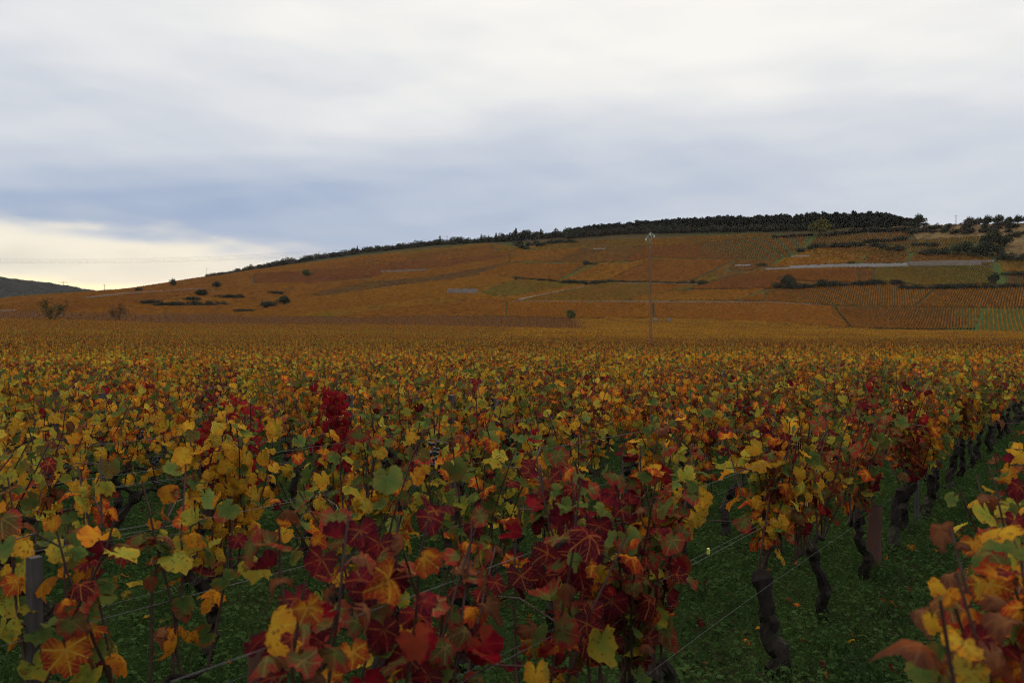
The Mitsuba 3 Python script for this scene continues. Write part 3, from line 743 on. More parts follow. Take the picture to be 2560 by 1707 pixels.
track([(3, 1290, 535), (3, 1720, 548), (3, 2350, 548)], 5, 'grass strip across the slope right of the pole')
track([(3, 2330, 840), (3, 2060, 920)], 6, 'grass path above the lower wall line')
track([(3, 900, 530), (3, 1130, 460)], 9, 'green strip under the olive vineyard')
track([(3, 1010, 1100), (3, 1500, 1110), (3, 2350, 1140), (4, 700, 1180), (4, 1860, 1215)], 5, 'grassy verge of the road at the foot of the hill')

# ------------------------------------------------------------------ stone walls
def wall(pts, height, thick, bsdf, label, seed=0):
    g = np.random.default_rng(seed)
    px = [zoom(*p) for p in pts]
    line = []
    for a, b in zip(px, px[1:]):
        n = max(2, int(math.hypot(b[0] - a[0], b[1] - a[1]) / 2.5))
        for k in range(n):
            line.append(at(a[0] + (b[0] - a[0]) * k / n, a[1] + (b[1] - a[1]) * k / n)[:2])
    line.append(at(*px[-1])[:2])
    line = np.array(line)
    t = np.gradient(line, axis=0); t /= np.linalg.norm(t, axis=1, keepdims=True)
    nrm = np.stack([-t[:, 1], t[:, 0]], 1) * thick / 2
    z = terrain(line[:, 0], line[:, 1])
    top = z + height * (.85 + .3 * g.random(len(z)))
    a, b = line - nrm, line + nrm
    v = np.stack([np.column_stack([a, z - .4]), np.column_stack([a + nrm * .2, top]), np.column_stack([b - nrm * .2, top + .02]), np.column_stack([b, z - .4])], 1).reshape(-1, 3)
    i, j = np.meshgrid(np.arange(len(z) - 1), np.arange(4), indexing='ij')
    p0, p1 = (i * 4 + j).ravel(), (i * 4 + (j + 1) % 4).ravel()
    f = np.vstack([np.stack([p0, p0 + 4, p1 + 4], 1), np.stack([p0, p1 + 4, p1], 1)])
    e = (len(z) - 1) * 4
    f = np.vstack([f, [[0, 1, 2], [0, 2, 3], [e, e + 2, e + 1], [e, e + 3, e + 2]]])
    k = new('stone_wall')
    put(k, (v, f), bsdf)
    tag(k, label, 'wall')


wall([(4, -20, 645), (4, 195, 636)], 1.5, .6, 'pale_stone', 'thin pale end of the long wall left of the bright half', 1)
wall([(4, 198, 636), (4, 700, 620), (4, 1285, 612)], 2.6, .7, 'pale_stone', 'pale left half of the long wall across the right slope', 2)
wall([(4, 1290, 606), (4, 1640, 602), (4, 1960, 598)], 3.4, .8, 'rough_stone', 'pinkish right half of the long wall across the right slope', 3)
wall([(4, 1965, 575), (4, 2080, 570)], 1.6, .7, 'rough_stone', 'short low wall at the right end of the long wall', 4)
wall([(4, 205, 528), (4, 385, 521)], 1.3, .6, 'pale_stone', 'short pale wall in the dome shaped vineyard', 5)
wall([(3, 2050, 613), (3, 2190, 612)], 1.6, .7, 'pale_stone', 'short broken pale wall on the slope right of the pole', 6)
wall([(3, 0, 940), (3, 600, 946), (3, 1250, 945), (3, 2350, 948), (4, 500, 975)], 1.0, .8, 'rough_stone', 'low dark wall running across the foot of the hill', 7)
wall([(3, 960, 772), (3, 1700, 782)], 1.1, .7, 'rough_stone', 'low wall under the hedge behind the pole', 8)
wall([(3, 60, 925), (3, 420, 850), (3, 700, 795)], .9, 2.0, 'rough_stone', 'grey stony edge of the diagonal path left of the pole', 9)
wall([(2, 1145, 668), (2, 1570, 652)], 1.7, .8, 'rough_stone', 'pale wall high on the left slope', 10)
wall([(2, 1755, 866), (2, 2030, 868)], 3.4, .8, 'rough_stone', 'tall grey stone wall standing alone on the left slope', 11)
wall([(2, 560, 780), (2, 810, 775)], 1.0, .8, 'rough_stone', 'broken pale wall in the orange vines of the left slope', 12)
wall([(1, 760, 912), (1, 1150, 868), (1, 1880, 822)], 1.3, .8, 'rough_stone', 'long pale wall climbing the far left slope', 13)
wall([(1, 10, 1040), (1, 140, 1038)], 1.6, .9, 'rough_stone', 'short whitish wall at the far left edge', 14)
wall([(3, 750, 458), (3, 860, 456)], 1.4, .7, 'pale_stone', 'small pale wall below the pine wood', 15)

# ------------------------------------------------------------------ pillars, poles, lines
for n, zx in enumerate((1318, 1440)):
    p = at(*zoom(3, zx, 1134))
    s = 13.5 / F * p[1]
    k = new('gate_pillar')
    put(k + '__shaft', box(p[0], p[1], p[2] + s * .40, s * .52, s * .52, s * .9, .2, .03), 'rough_stone')
    put(k + '__cap', box(p[0], p[1], p[2] + s * .90, s * .66, s * .66, s * .12, .2, .02), 'pale_stone')
    tag(k, ('pale stone pillar beside the road, the one nearer the pole', 'pale stone pillar beside the road, the one farther from the pole')[n], 'pillar')

PX, PY = 0, 96.0
PX = (1280 + 1272 / 3.672 - CX) / F * PY
U = PY / F / 3.672                     # metres for one enlarged pixel


def pz(zy):
    return EYE + (HY - (500 + zy / 3.672)) / F * PY


def pxy(zx):
    return PX + (zx - 1272) * U


k = new('utility_pole')
zb, zt = float(terrain(PX, PY)) - .1, pz(385)
parts = []
for s in (-1, 1):
    parts.append(tube([(PX + s * .105, PY, zb), (PX + s * .075, PY, zt)], [.064, .050], 6))
zz = np.linspace(zb + .4, zt - .1, 15)
for n, z in enumerate(zz):
    parts.append(box(PX, PY, z, .19, .07, .12))
put(k + '__shaft', cat(parts), 'pole_concrete')
for z in (392, 430):
    put(new_part := f'{k}__collar' + ('' if z == 392 else '_001'), box(PX, PY, pz(z), .27, .14, .06, 0, .01), 'bracket_steel')
arms = [((1270, 297), (1236, 345)), ((1270, 297), (1306, 318)), ((1243, 335), (1272, 380)), ((1290, 310), (1272, 380))]
for n, (a, b) in enumerate(arms):
    put(f'{k}__bracket_arm' + (f'_{n:03d}' if n else ''), tube([(pxy(a[0]), PY, pz(a[1])), (pxy(b[0]), PY, pz(b[1]))], .030, 6), 'bracket_steel')
for n, (zx, z0) in enumerate(((1271, 305), (1232, 350), (1306, 322))):
    lathe = [(.025, 0), (.05, -.02), (.085, -.07), (.05, -.09), (.09, -.15), (.05, -.17), (.075, -.24), (.03, -.30)]
    x, z = pxy(zx), pz(z0)
    put(f'{k}__insulator' + (f'_{n:03d}' if n else ''), tube([(x, PY, z + q) for _, q in lathe], [r * 1.1 for r, _ in lathe], 10), 'porcelain', smooth=40)
tag(k, 'tall slender utility pole with pale insulators on a diamond shaped bracket', 'utility pole')

POLES = [(797, 651, 22, 'thin pole on the left crest where the wires pass'), (516, 692, 21, 'thin pole at the left end of the crest hedge'), (1118, 610, 20, 'thin pole on the crest behind the conifers'),
         (2391, 553, 24, 'thin pole on the crest between the trees at the right'), (1482, 588, 22, 'thin pole in front of the left part of the pine wood'), (261, 733, 22, 'thin pole in the dip between the ridge and the hill')]
tops = {}
for px, py, h, lab in POLES:
    p = at(px, py)
    k = new('power_pole')
    hh = h / F * p[1]
    put(k + '__mast', tube([(p[0], p[1], p[2] - .5), (p[0], p[1], p[2] + hh)], [.22, .15], 6), 'dark_cable')
    put(k + '__crossarm', box(p[0], p[1], p[2] + hh - .6, 2.4, .16, .16), 'dark_cable')
    tag(k, lab, 'pole')
    tops[px] = p + np.array([0, 0, hh])
a, b = tops[1118], tops[797]
far = np.array([-820.0, 1180.0, b[2] + 14])
for n, (off, lab) in enumerate(((0.0, 'uppermost of the power lines crossing the sky on the left'), (-2.6, 'middle power line crossing the sky on the left'), (-4.6, 'lowest of the power lines crossing the sky on the left'))):
    t = np.linspace(0, 1, 14)[:, None]
    sag = np.array([[0, 0, 1]]) * (4 * t * (t - 1))
    line = np.vstack([(a + (b - a) * t + sag * 2.0)[:-1], b + (far - b) * t + sag * 6.5]) + [0, n * .9, off]
    k = new('power_line')
    put(k, tube(line, .08, 4), 'dark_cable')
    tag(k, lab, 'power line')

# pylon on the far ridge
k = new('pylon')
x, y = (158 - CX) / F * 2200, 2200.0
z1 = EYE + (HY - 703) / F * y
put(k + '__mast', cat([tube([(x + s * 2.6, y, z1 - 42), (x + s * .4, y, z1)], [.35, .25], 4) for s in (-1, 1)]), 'dark_cable')
put(k + '__crossarm', box(x, y, z1 - 3, 22, .7, .8), 'dark_cable')
tag(k, 'pylon with a wide crossarm above the dark ridge on the far left', 'pylon')

# ------------------------------------------------------------------ the two thin trees at the end of the field on the left
def twiggy_tree(px, py, w, h, seed, leafc, n_leaf, label, catg, bare):
    g = np.random.default_rng(seed)
    p = at(px, py)
    y = p[1]; W, H = w / F * y, h / F * y
    k = new('thin_tree' if not bare else 'bare_shrub')
    branches, tips = [], []
    def branch(a, d, L, r, depth):
        pts = [a]
        for s in range(4):
            d = d + g.normal(size=3) * .16; d[2] += .05; d /= np.linalg.norm(d)
            pts.append(pts[-1] + d * L / 4)
        branches.append(tube(pts, np.linspace(r, r * .55, 5), 5, cap=False))
        tips.extend(pts[2:])
        if depth:
            for _ in range(4 if depth > 1 else 3):
                q = pts[int(g.integers(2, 5))]
                nd = d + g.normal(size=3) * .55; nd[2] = abs(nd[2]) * .8 + .15
                branch(q, nd / np.linalg.norm(nd), L * .62, r * .5, depth - 1)
    for s in range(5):
        d = np.array([g.normal() * .45, g.normal() * .45, 1.0])
        branch(np.array([p[0] + g.normal() * .2, y, p[2] - .2]), d / np.linalg.norm(d), H * .5, .11, 3 if bare else 2)
    put(k + '__trunk', cat(branches), 'bark')
    tips = np.array(tips)
    c = tips[g.integers(len(tips), size=n_leaf)] + g.normal(size=(n_leaf, 3)) * np.array([.45, .45, .45])
    col = np.array(leafc) * (.6 + .8 * g.random((n_leaf, 1)))
    vfc = leaf_faces(g, c, .20, col)
    put(k + '__foliage', vfc, 'tinted', color=vfc[2])
    tag(k, label, catg)


twiggy_tree(128, 806, 68, 72, 3, (.085, .075, .020), 1500, 'thin leafy tree at the end of the field on the far left', 'tree', False)
twiggy_tree(298, 806, 64, 50, 8, (.11, .055, .035), 500, 'nearly bare reddish shrub right of the thin leafy tree', 'shrub', True)


# ------------------------------------------------------------------ the vineyard on the floor
# rows run towards ROW; a row's offset is its distance to the left of the camera's own line along ROW
TH = math.atan2(1460, F)
ROW = np.array([math.sin(TH), math.cos(TH), 0.0])
LEFT = np.array([-math.cos(TH), math.sin(TH), 0.0])
ROT = math.atan2(ROW[1], ROW[0])
GAP = 1.19


def spot(off, s):
    q = LEFT * off + ROW * s
    return np.array([q[0], q[1], float(terrain(q[0], q[1]))])


def in_view(p, margin=.6):
    return p[1] > 1.0 and abs(p[0]) < p[1] * .605 + margin


# --- one leaf: petiole along +x from the cane, blade drooping from its end; unit = blade width
def outline(m):
    """Five lobed, toothed outline of a vine leaf round the petiole point; tip along +x."""
    a = np.linspace(-math.pi * .93, math.pi * .93, m)
    key = np.radians([0, 14, 30, 54, 72, 92, 112, 132, 152, 168])
    rad = np.array([.60, .57, .48, .55, .51, .455, .49, .455, .41, .34])
    r = np.interp(np.abs(a), key, rad)
    return a, r


def leaf_mesh(rng, cls, seed, detail, droop, curl, fold):
    m = 27 if detail == 2 else (13 if detail == 1 else 7)
    a, r = outline(m)
    teeth = np.where(np.arange(m) % 2 == 0, 1.045, .935) if detail == 2 else 1.0
    r = r * teeth * (1 + .10 * (rng.random(m) - .5))
    pts = [np.zeros((1, 2))]
    rim = np.stack([np.cos(a) * r, np.sin(a) * r], 1)
    rim[[0, -1]] *= .55
    f = []
    if detail == 2:
        mid = rim[1:-1:2] * .52
        k = len(mid)
        pts += [mid, rim]
        o = 1 + k
        f += [[0, 1 + n, 2 + n] for n in range(k - 1)]
        for n in range(k):
            c = o + 1 + 2 * n
            f += [[1 + n, c - 1, c], [1 + n, c, c + 1]]
            if n < k - 1:
                f.append([1 + n, c + 1, 2 + n])
        f += [[0, o, 1], [0, k, o + m - 1]]
    else:
        pts.append(rim)
        f += [[0, 1 + n, 2 + n] for n in range(m - 1)]
    p = np.vstack(pts)
    x, y = p[:, 0], p[:, 1]
    rr = np.hypot(x, y)
    z = -curl * rr ** 2 * 1.3 + fold * np.abs(y) + .11 * np.sin(x * 8 + rng.random() * 6) * rr + .14 * np.sin(y * 9 + rng.random() * 6) * rr
    if detail == 2:
        z = z + rng.normal(size=len(z)) * .030 * np.minimum(rr / .3, 1)
    if curl > 1.0:      # dry leaf: rolled sides
        z = z + .9 * np.abs(y) ** 1.6
        y = y * .72
    v = np.stack([x, y, z], 1)
    uv = np.stack([cls + .05 + .9 * (np.clip(p[:, 0], -.39, .69) + .4) / 1.1, seed + .5 + .8 * np.clip(p[:, 1], -.6, .6)], 1)
    L = .55 + .25 * rng.random()
    c, s = math.cos(droop), math.sin(droop)
    v = np.stack([v[:, 0] * c + v[:, 2] * s + L, v[:, 1], -v[:, 0] * s + v[:, 2] * c + L * .25], 1)
    if detail:
        w = .016
        pet = np.array([[0, -w, 0], [0, w, 0], [L * .5, w, L * .2], [L * .5, -w, L * .2], [L, w, L * .25], [L, -w, L * .25], [0, 0, -w * 1.5], [L * .5, 0, L * .2 - w * 1.5], [L, 0, L * .25 - w]])
        pf = np.array([[0, 1, 2], [0, 2, 3], [3, 2, 4], [3, 4, 5], [0, 3, 7], [0, 7, 6], [3, 5, 8], [3, 8, 7]])
        v, f = np.vstack([v, pet]), np.vstack([f, pf + len(v)])
        uv = np.vstack([uv, np.tile([9.5, seed + .5], (len(pet), 1))])
    return v, np.array(f), uv


FORMS = {}
LR = np.random.default_rng(5)
for detail, shapes in ((2, 14), (1, 6)):
    for cls in range(9):
        for n in range(shapes):
            curl = LR.uniform(1.05, 1.6) if cls == 7 else LR.uniform(-.5, .98)
            v, f, uv = leaf_mesh(LR, cls, (n * 7 + cls * 3) % 23, detail, LR.uniform(.15, 1.35), curl, LR.uniform(-.45, .50))
            g = f'leaf_form_{detail}_{cls}_{n}'
            scene[g] = {'type': 'shapegroup', 'leaf': mikit.ply((v, f), 'leaf_skin', smooth=True, uv=uv)}
            FORMS[detail, cls, n] = g
SHAPES_OF = {2: 14, 1: 6}

#            yel  yg   grn  g/r  dkr  crim orng dry  gold
MIXES = {
    'mixed':  (.14, .17, .24, .10, .06, .01, .12, .06, .10),
    'yellow': (.32, .20, .14, .03, .01, .00, .08, .04, .18),
    'green':  (.08, .25, .38, .12, .03, .01, .05, .04, .04),
    'orange': (.09, .08, .18, .14, .07, .02, .22, .07, .13),
    'red':    (.09, .09, .17, .22, .16, .06, .12, .06, .03),
    'dark':   (.05, .06, .14, .22, .27, .06, .11, .08, .01),
    'crimson': (.03, .03, .04, .05, .15, .66, .03, .01, .00),
    'golden': (.46, .14, .08, .02, .00, .00, .09, .04, .17),
    'rusty':  (.08, .08, .20, .14, .06, .00, .19, .20, .05),
}


def leaf_matrix(p, yaw, pitch, roll, s):
    cy, sy, cp, sp, cr, sr = math.cos(yaw), math.sin(yaw), math.cos(pitch), math.sin(pitch), math.cos(roll), math.sin(roll)
    m = np.eye(4)
    m[:3, :3] = np.array([[cy, -sy, 0], [sy, cy, 0], [0, 0, 1]]) @ np.array([[cp, 0, -sp], [0, 1, 0], [sp, 0, cp]]) @ np.array([[1, 0, 0], [0, cr, -sr], [0, sr, cr]]) * s
    m[:3, 3] = p
    return m


def vine_frame(rng, base, near=False, small=False, dense=1.0, canes=None, tall=1.0, split=False, lean=None):
    """Trunk tubes, cane polylines and leaf places (point, yaw, pitch, roll, size) of one vine."""
    side = LEFT * .05
    head = .40 + .10 * rng.random()
    lean = rng.normal() * .16 if lean is None else lean
    pts = [base + [0, 0, -.06]]
    d = np.zeros(3)
    for s in range(1, 13):
        t = s / 12
        d = d + ROW * (rng.normal() * .018) + LEFT * (rng.normal() * .013)
        pts.append(base + d + ROW * lean * t + [0, 0, head * t])
    rad = np.linspace(.040, .024, 13) * (.85 + .4 * rng.random()) * (1 + .36 * (rng.random(13) - .5))
    rad[-2:] *= 1.35
    trunks = [tube(pts, rad, 11, .26, rng)]
    top = pts[-1]
    arms = []
    for sgn in ((-1, 1) if (split or rng.random() < .45) else (rng.choice([-1, 1], p=[.3, .7]),)):
        L = .34 + .14 * rng.random()
        arm = [top - [0, 0, .03]]
        for s in range(1, 5):
            t = s / 4
            arm.append(top + ROW * sgn * L * t + LEFT * rng.normal() * .015 + [0, 0, (.10 if split else .02) * t + .02 * rng.normal()])
        trunks.append(tube(arm, np.linspace(.018 if not split else .028, .005 if not split else .018, 5), 7, .2, rng))
        arms.append(arm)
    lines, leaves = [], []
    n = canes or int(rng.integers(8, 11) + (2 if near else 0))
    for c in range(n):
        arm = arms[c % len(arms)]
        f_ = 4 * (c // len(arms) + rng.random()) / max(1, n / len(arms))
        a = arm[min(int(f_), 3)] * (1 - f_ % 1) + arm[min(int(f_), 3) + 1] * (f_ % 1) if c else top
        H = (1.23 + .14 * rng.normal()) * tall + base[2] - a[2]
        H = min(max(H, .45), (1.34 if not near else 1.24 + .05 * rng.random()) + base[2] - a[2])
        d = ROW * rng.normal() * .20 + LEFT * rng.normal() * .13 + np.array([0, 0, 1.0])
        p, line = a.copy(), [a.copy()]
        k = 8
        for s in range(k):
            d = d + ROW * rng.normal() * .10 + LEFT * rng.normal() * .07
            p = p + d / np.linalg.norm(d) * H / k
            line.append(p.copy())
        line = np.array(line)
        lines.append(line)
        nodes = np.arange(.10 + .16 * rng.random(), 1.02, (.041 if small else .054) / H)
        sgn = rng.choice([-1, 1])
        for t in nodes:
            if rng.random() > dense * (.62 + .45 * t) * (1 if t < .9 else .6):
                continue
            sgn = -sgn
            q = t * k
            j = min(int(q), k - 1)
            pos = line[j] + (line[j + 1] - line[j]) * (q - j)
            yaw = ROT + math.pi / 2 * sgn + rng.normal() * .75
            leaves.append((pos, yaw, rng.normal() * .45 - .05, rng.normal() * .55, ((.071 if small else .084) + .019 * rng.normal()) * (1.08 - .28 * max(t - .7, 0) / .3)))
        if rng.random() < .5:     # a side shoot
            j = int(rng.integers(3, k))
            e = line[j] + ROW * rng.normal() * .12 + LEFT * rng.normal() * .14 + [0, 0, .05]
            lines.append(np.array([line[j], (line[j] + e) / 2 + [0, 0, .03], e]))
            leaves.append((e, rng.random() * 6.28, rng.normal() * .3, rng.normal() * .4, .07 + .03 * rng.random()))
    return trunks, lines, leaves


def bunch(rng, p, n=26):
    parts = []
    for _ in range(n):
        t = rng.random()
        a, r = rng.random() * 6.28, (.034 * (1 - t) + .008)
        c = p + [r * math.cos(a), r * math.sin(a), -.02 - .10 * t]
        m = trimesh.creation.icosphere(1, .0085)
        parts.append((np.array(m.vertices) + c, np.array(m.faces)))
    return cat(parts)[:2]


VINE_LABELS = {}
NEAR_VINES, taken_spots = [], []


def style_of(p, off, rng):
    """Which mix of leaf colours the vine at p has: the plots and single plants seen in the photograph."""
    x, y = p[0], p[1]
    if math.hypot(x + 1.75, y - 6.0) < .62:
        return 'crimson'
    if math.hypot(x + 2.1, y - 4.8) < .95 or math.hypot(x + 2.6, y - 6.0) < .8:
        return 'golden'
    if off < 0.6:
        return 'rusty'
    if y < 3.6 and off < 2.0:
        return 'dark' if x < .75 else 'red'
    if y < 5.0 and off < 2.0:
        return rng.choice(['dark', 'dark', 'red', 'red', 'orange']) if x < 1.0 else rng.choice(['red', 'orange', 'mixed'])
    if y < 4.4 and off < 3.2:
        return rng.choice(['red', 'mixed', 'orange', 'yellow'])
    if x < -1.2 and y < 6.5:
        return rng.choice(['yellow', 'yellow', 'mixed', 'orange'])
    if y < 7.5:
        return rng.choice(['mixed', 'yellow', 'green', 'red', 'orange'], p=[.36, .24, .12, .16, .12])
    k = float(meshkit.noise(np.array([x / 7, y / 7, 0.0]), 21))
    if x > y * .22:
        return rng.choice(['orange', 'green', 'mixed', 'red', 'yellow'], p=[.42, .20, .20, .08, .10])
    if k > .62:
        return rng.choice(['orange', 'mixed', 'red'], p=[.5, .35, .15])
    return rng.choice(['yellow', 'mixed', 'green', 'orange', 'red'], p=[.34, .30, .18, .14, .04])


spots = []
G = np.random.default_rng(77)
for n in range(0, 40):
    off = .13 + GAP * n if n else .11
    s = 1.55 if n == 0 else (1.42 if n == 1 else -40 + G.random())
    while s < 44:
        p = spot(off, s)
        if in_view(p, .9) and math.hypot(p[0], p[1]) > 1.3 and p[1] < 40:
            spots.append((p[1], off, s, n, p))
        s += .88 + .10 * G.normal()
for n in range(1, 8):     # rows to the right of the aisle, mostly beyond the frame
    s = 2.2 + .2 * n
    while s < 40:
        p = spot(-.05 - GAP * n, s)
        if in_view(p, .3):
            spots.append((p[1], -.05 - GAP * n, s, -n, p))
        s += .88 + .10 * G.normal()
spots.sort(key=lambda q: math.hypot(q[4][0], q[4][1]))
LEAF_PARTS_TO = 15.0
NEAREST = 300
spots = spots[:NEAREST]
REACH = math.hypot(spots[-1][4][0], spots[-1][4][1])


def build_vine(p, off, style, rng, near, k, mid, **kw):
    trunks, lines, leaves = vine_frame(rng, p, near=near, small=mid, **kw)
    put(k + '__trunk', cat(trunks)[:2], 'bark', smooth=28)
    tubes = [tube(l, np.linspace(.0056, .0030, len(l)) if len(l) > 3 else np.linspace(.003, .002, len(l)), 5 if near else 3, cap=False) for l in lines]
    if near:
        for n, t in enumerate(tubes):
            put(f'{k}__cane' + (f'_{n:03d}' if n else ''), t, 'cane_bark', smooth=True)
    else:
        put(k + '__canes', cat(tubes)[:2], 'cane_bark')
        tag(k + '__canes', 'thin dark canes of the vine', kind='stuff')
    w = np.array(MIXES[style]) ** 1.15 * rng.gamma(3.0, 1, 9); w = w / w.sum()
    detail = 2 if mid else 1
    cls = rng.choice(9, len(leaves), p=w)
    for n, (pos, yaw, pitch, roll, size) in enumerate(leaves):
        inst(f'{k}__leaf' + (f'_{n:03d}' if n else ''), FORMS[detail, int(cls[n]), int(rng.integers(SHAPES_OF[detail]))], leaf_matrix(pos, yaw, pitch, roll, max(size, .04)))
    if rng.random() < .16:
        l = lines[int(rng.integers(len(lines)))]
        put(k + '__grape_bunch', bunch(rng, l[len(l) // 2]), 'grape_skin', smooth=True)


n_leaf_parts = 0
for n, (dist, off, s, row, p) in enumerate(spots):
    rng = np.random.default_rng(1000 + n)
    dd = math.hypot(p[0], p[1])
    style = str(style_of(p, off, rng))
    k = new('grape_vine')
    kw = {}
    if row == 0 and dd < 3.2:
        kw = dict(dense=1.35, canes=14)
    if row == 1 and 3.2 < dd < 14:
        kw = dict(dense=1.3, canes=13)
    build_vine(p, off, style, rng, dd < 6.5, k, dd < 9.0, **kw)
    VINE_LABELS[k] = (style, p, off)

# single leaves and the tall crimson shoot that stand out in the photograph, each on the vine that is nearest
def nearest_vine(p, row=None):
    return min((k for k in VINE_LABELS if row is None or abs(VINE_LABELS[k][2] - row) < .2), key=lambda k: np.hypot(*(VINE_LABELS[k][1] - p)[:2]))


extra = {}


def add_leaf(k, form, m):
    extra[k] = extra.get(k, 500) + 1
    inst(f'{k}__leaf_{extra[k]}', form, m)


HG = np.random.default_rng(3)
HANGING = {}
for cls in (0, 2, 3, 4, 5, 6, 7, 8):
    for v_ in range(2):
        v, f, uv = leaf_mesh(HG, cls, 3 + cls + v_ * 9, 2, 1.15 + .25 * v_, .35 - .3 * v_, .10)
        g = f'hanging_leaf_{cls}_{v_}'
        scene[g] = {'type': 'shapegroup', 'leaf': mikit.ply((v, f), 'leaf_skin', smooth=True, uv=uv)}
        HANGING[cls, v_] = g
for px, py, w, cls, y, row in ((1452, 1395, 150, 4, 2.62, 1), (1528, 1490, 100, 4, 2.66, 1), (1360, 1430, 95, 4, 2.58, 1), (1440, 1545, 120, 3, 2.55, 1), (1575, 1350, 85, 2, 2.7, 1), (1335, 1600, 85, 6, 2.5, 1), (1500, 1310, 80, 4, 2.75, 1), (1500, 1630, 80, 4, 2.5, 1),
                               (800, 1390, 95, 4, 1.98, 1), (905, 1440, 105, 4, 1.96, 1), (745, 1490, 95, 4, 1.93, 1), (830, 1520, 105, 3, 1.92, 1), (930, 1480, 110, 4, 1.95, 1), (790, 1590, 110, 4, 1.9, 1), (960, 1570, 110, 4, 1.94, 1), (700, 1620, 100, 4, 1.88, 1), (880, 1620, 95, 6, 1.9, 1),
                               (1010, 1640, 110, 4, 1.98, 1), (1065, 1680, 90, 4, 2.0, 1), (820, 1680, 100, 6, 1.88, 1), (690, 1690, 80, 4, 1.86, 1), (1215, 1600, 115, 5, 2.2, 1), (1190, 1590, 90, 4, 2.22, 1), (905, 1330, 100, 4, 2.3, 1), (840, 1300, 95, 3, 2.3, 1), (970, 1180, 90, 2, 2.6, 1), (1080, 1290, 90, 4, 2.6, 1), (950, 1350, 95, 4, 2.25, 1),
                               (2440, 1350, 80, 6, 2.0, 0), (2400, 1570, 110, 0, 1.75, 0), (2480, 1560, 120, 2, 1.7, 0), (2340, 1640, 80, 6, 1.72, 0), (2500, 1420, 110, 3, 1.85, 0), (2540, 1300, 80, 4, 2.0, 0), (2480, 1480, 120, 6, 1.8, 0), (2500, 1360, 100, 2, 1.9, 0), (2460, 1610, 100, 7, 1.72, 0), (2360, 1460, 80, 0, 1.85, 0), (2550, 1220, 80, 4, 2.1, 0), (2300, 1670, 90, 2, 1.7, 0), (2430, 1425, 90, 3, 1.95, 0), (2390, 1650, 110, 2, 1.7, 0), (2520, 1650, 120, 3, 1.7, 0), (2330, 1550, 75, 0, 1.85, 0), (2545, 1400, 100, 6, 1.9, 0)):
    q = np.array([(px - CX) / F * y, y, EYE - (py - HY) / F * y])
    size = w / F * y * .88
    yaw = math.atan2(-q[1], -q[0]) + HG.normal() * .35
    v_ = int(HG.integers(2))
    m = leaf_matrix(q - np.array([math.cos(yaw), math.sin(yaw), .25]) * .68 * size, yaw, HG.normal() * .12, HG.normal() * .35, size)
    add_leaf(nearest_vine(q, .13 + GAP * row), HANGING[cls, v_], m)
q = np.array([(852 - CX) / F * 6.25, 6.25, float(terrain(0, 6.25))])
k = nearest_vine(q)
line = np.array([q + [.03 * math.sin(t * 5), .02 * math.cos(t * 4), .35 + 1.0 * t] for t in np.linspace(0, 1, 9)])
put(k + '__cane_090', tube(line, np.linspace(.005, .003, 9), 5, cap=False), 'cane_bark', smooth=True)
for n in range(52):
    t = HG.random() ** .8
    j = line[int(t * 8)] + HG.normal(size=3) * .03
    add_leaf(k, HANGING[5, int(HG.integers(2))], leaf_matrix(j, HG.random() * 6.28, HG.normal() * .3, HG.normal() * .4, .075 + .02 * HG.random()))

ORD = 'first second third fourth fifth sixth seventh eighth ninth tenth eleventh twelfth thirteenth fourteenth fifteenth sixteenth seventeenth eighteenth nineteenth twentieth'.split()
ORD += ['twenty-' + w for w in ORD[:9]] + ['thirtieth'] + ['thirty-' + w for w in ORD[:9]] + ['fortieth']


def row_words(off):
    r = int(round((off - .13) / GAP))
    return 'row at the right edge' if r == 0 else (f'{ORD[r - 1]} row left of the aisle' if r > 0 else f'{ORD[-r - 1]} row beyond the right edge')


WORD = {'mixed': 'mixed yellow green leaves', 'yellow': 'mostly yellow leaves', 'golden': 'pure golden yellow leaves', 'green': 'mostly green leaves', 'orange': 'mostly orange leaves', 'red': 'red edged leaves',
        'dark': 'dark red leaves', 'crimson': 'crimson leaves', 'rusty': 'rusty orange leaves'}
count = {}
for k, (style, p, off) in sorted(VINE_LABELS.items(), key=lambda q: q[1][1][1]):
    r = int(round((off - .13) / GAP))
    count[r] = count.get(r, 0) + 1
    tag(k, f'{ORD[count[r] - 1]} vine along the {row_words(off)}, with {WORD[style]}', 'grape vine', 'grape vines in the near rows')

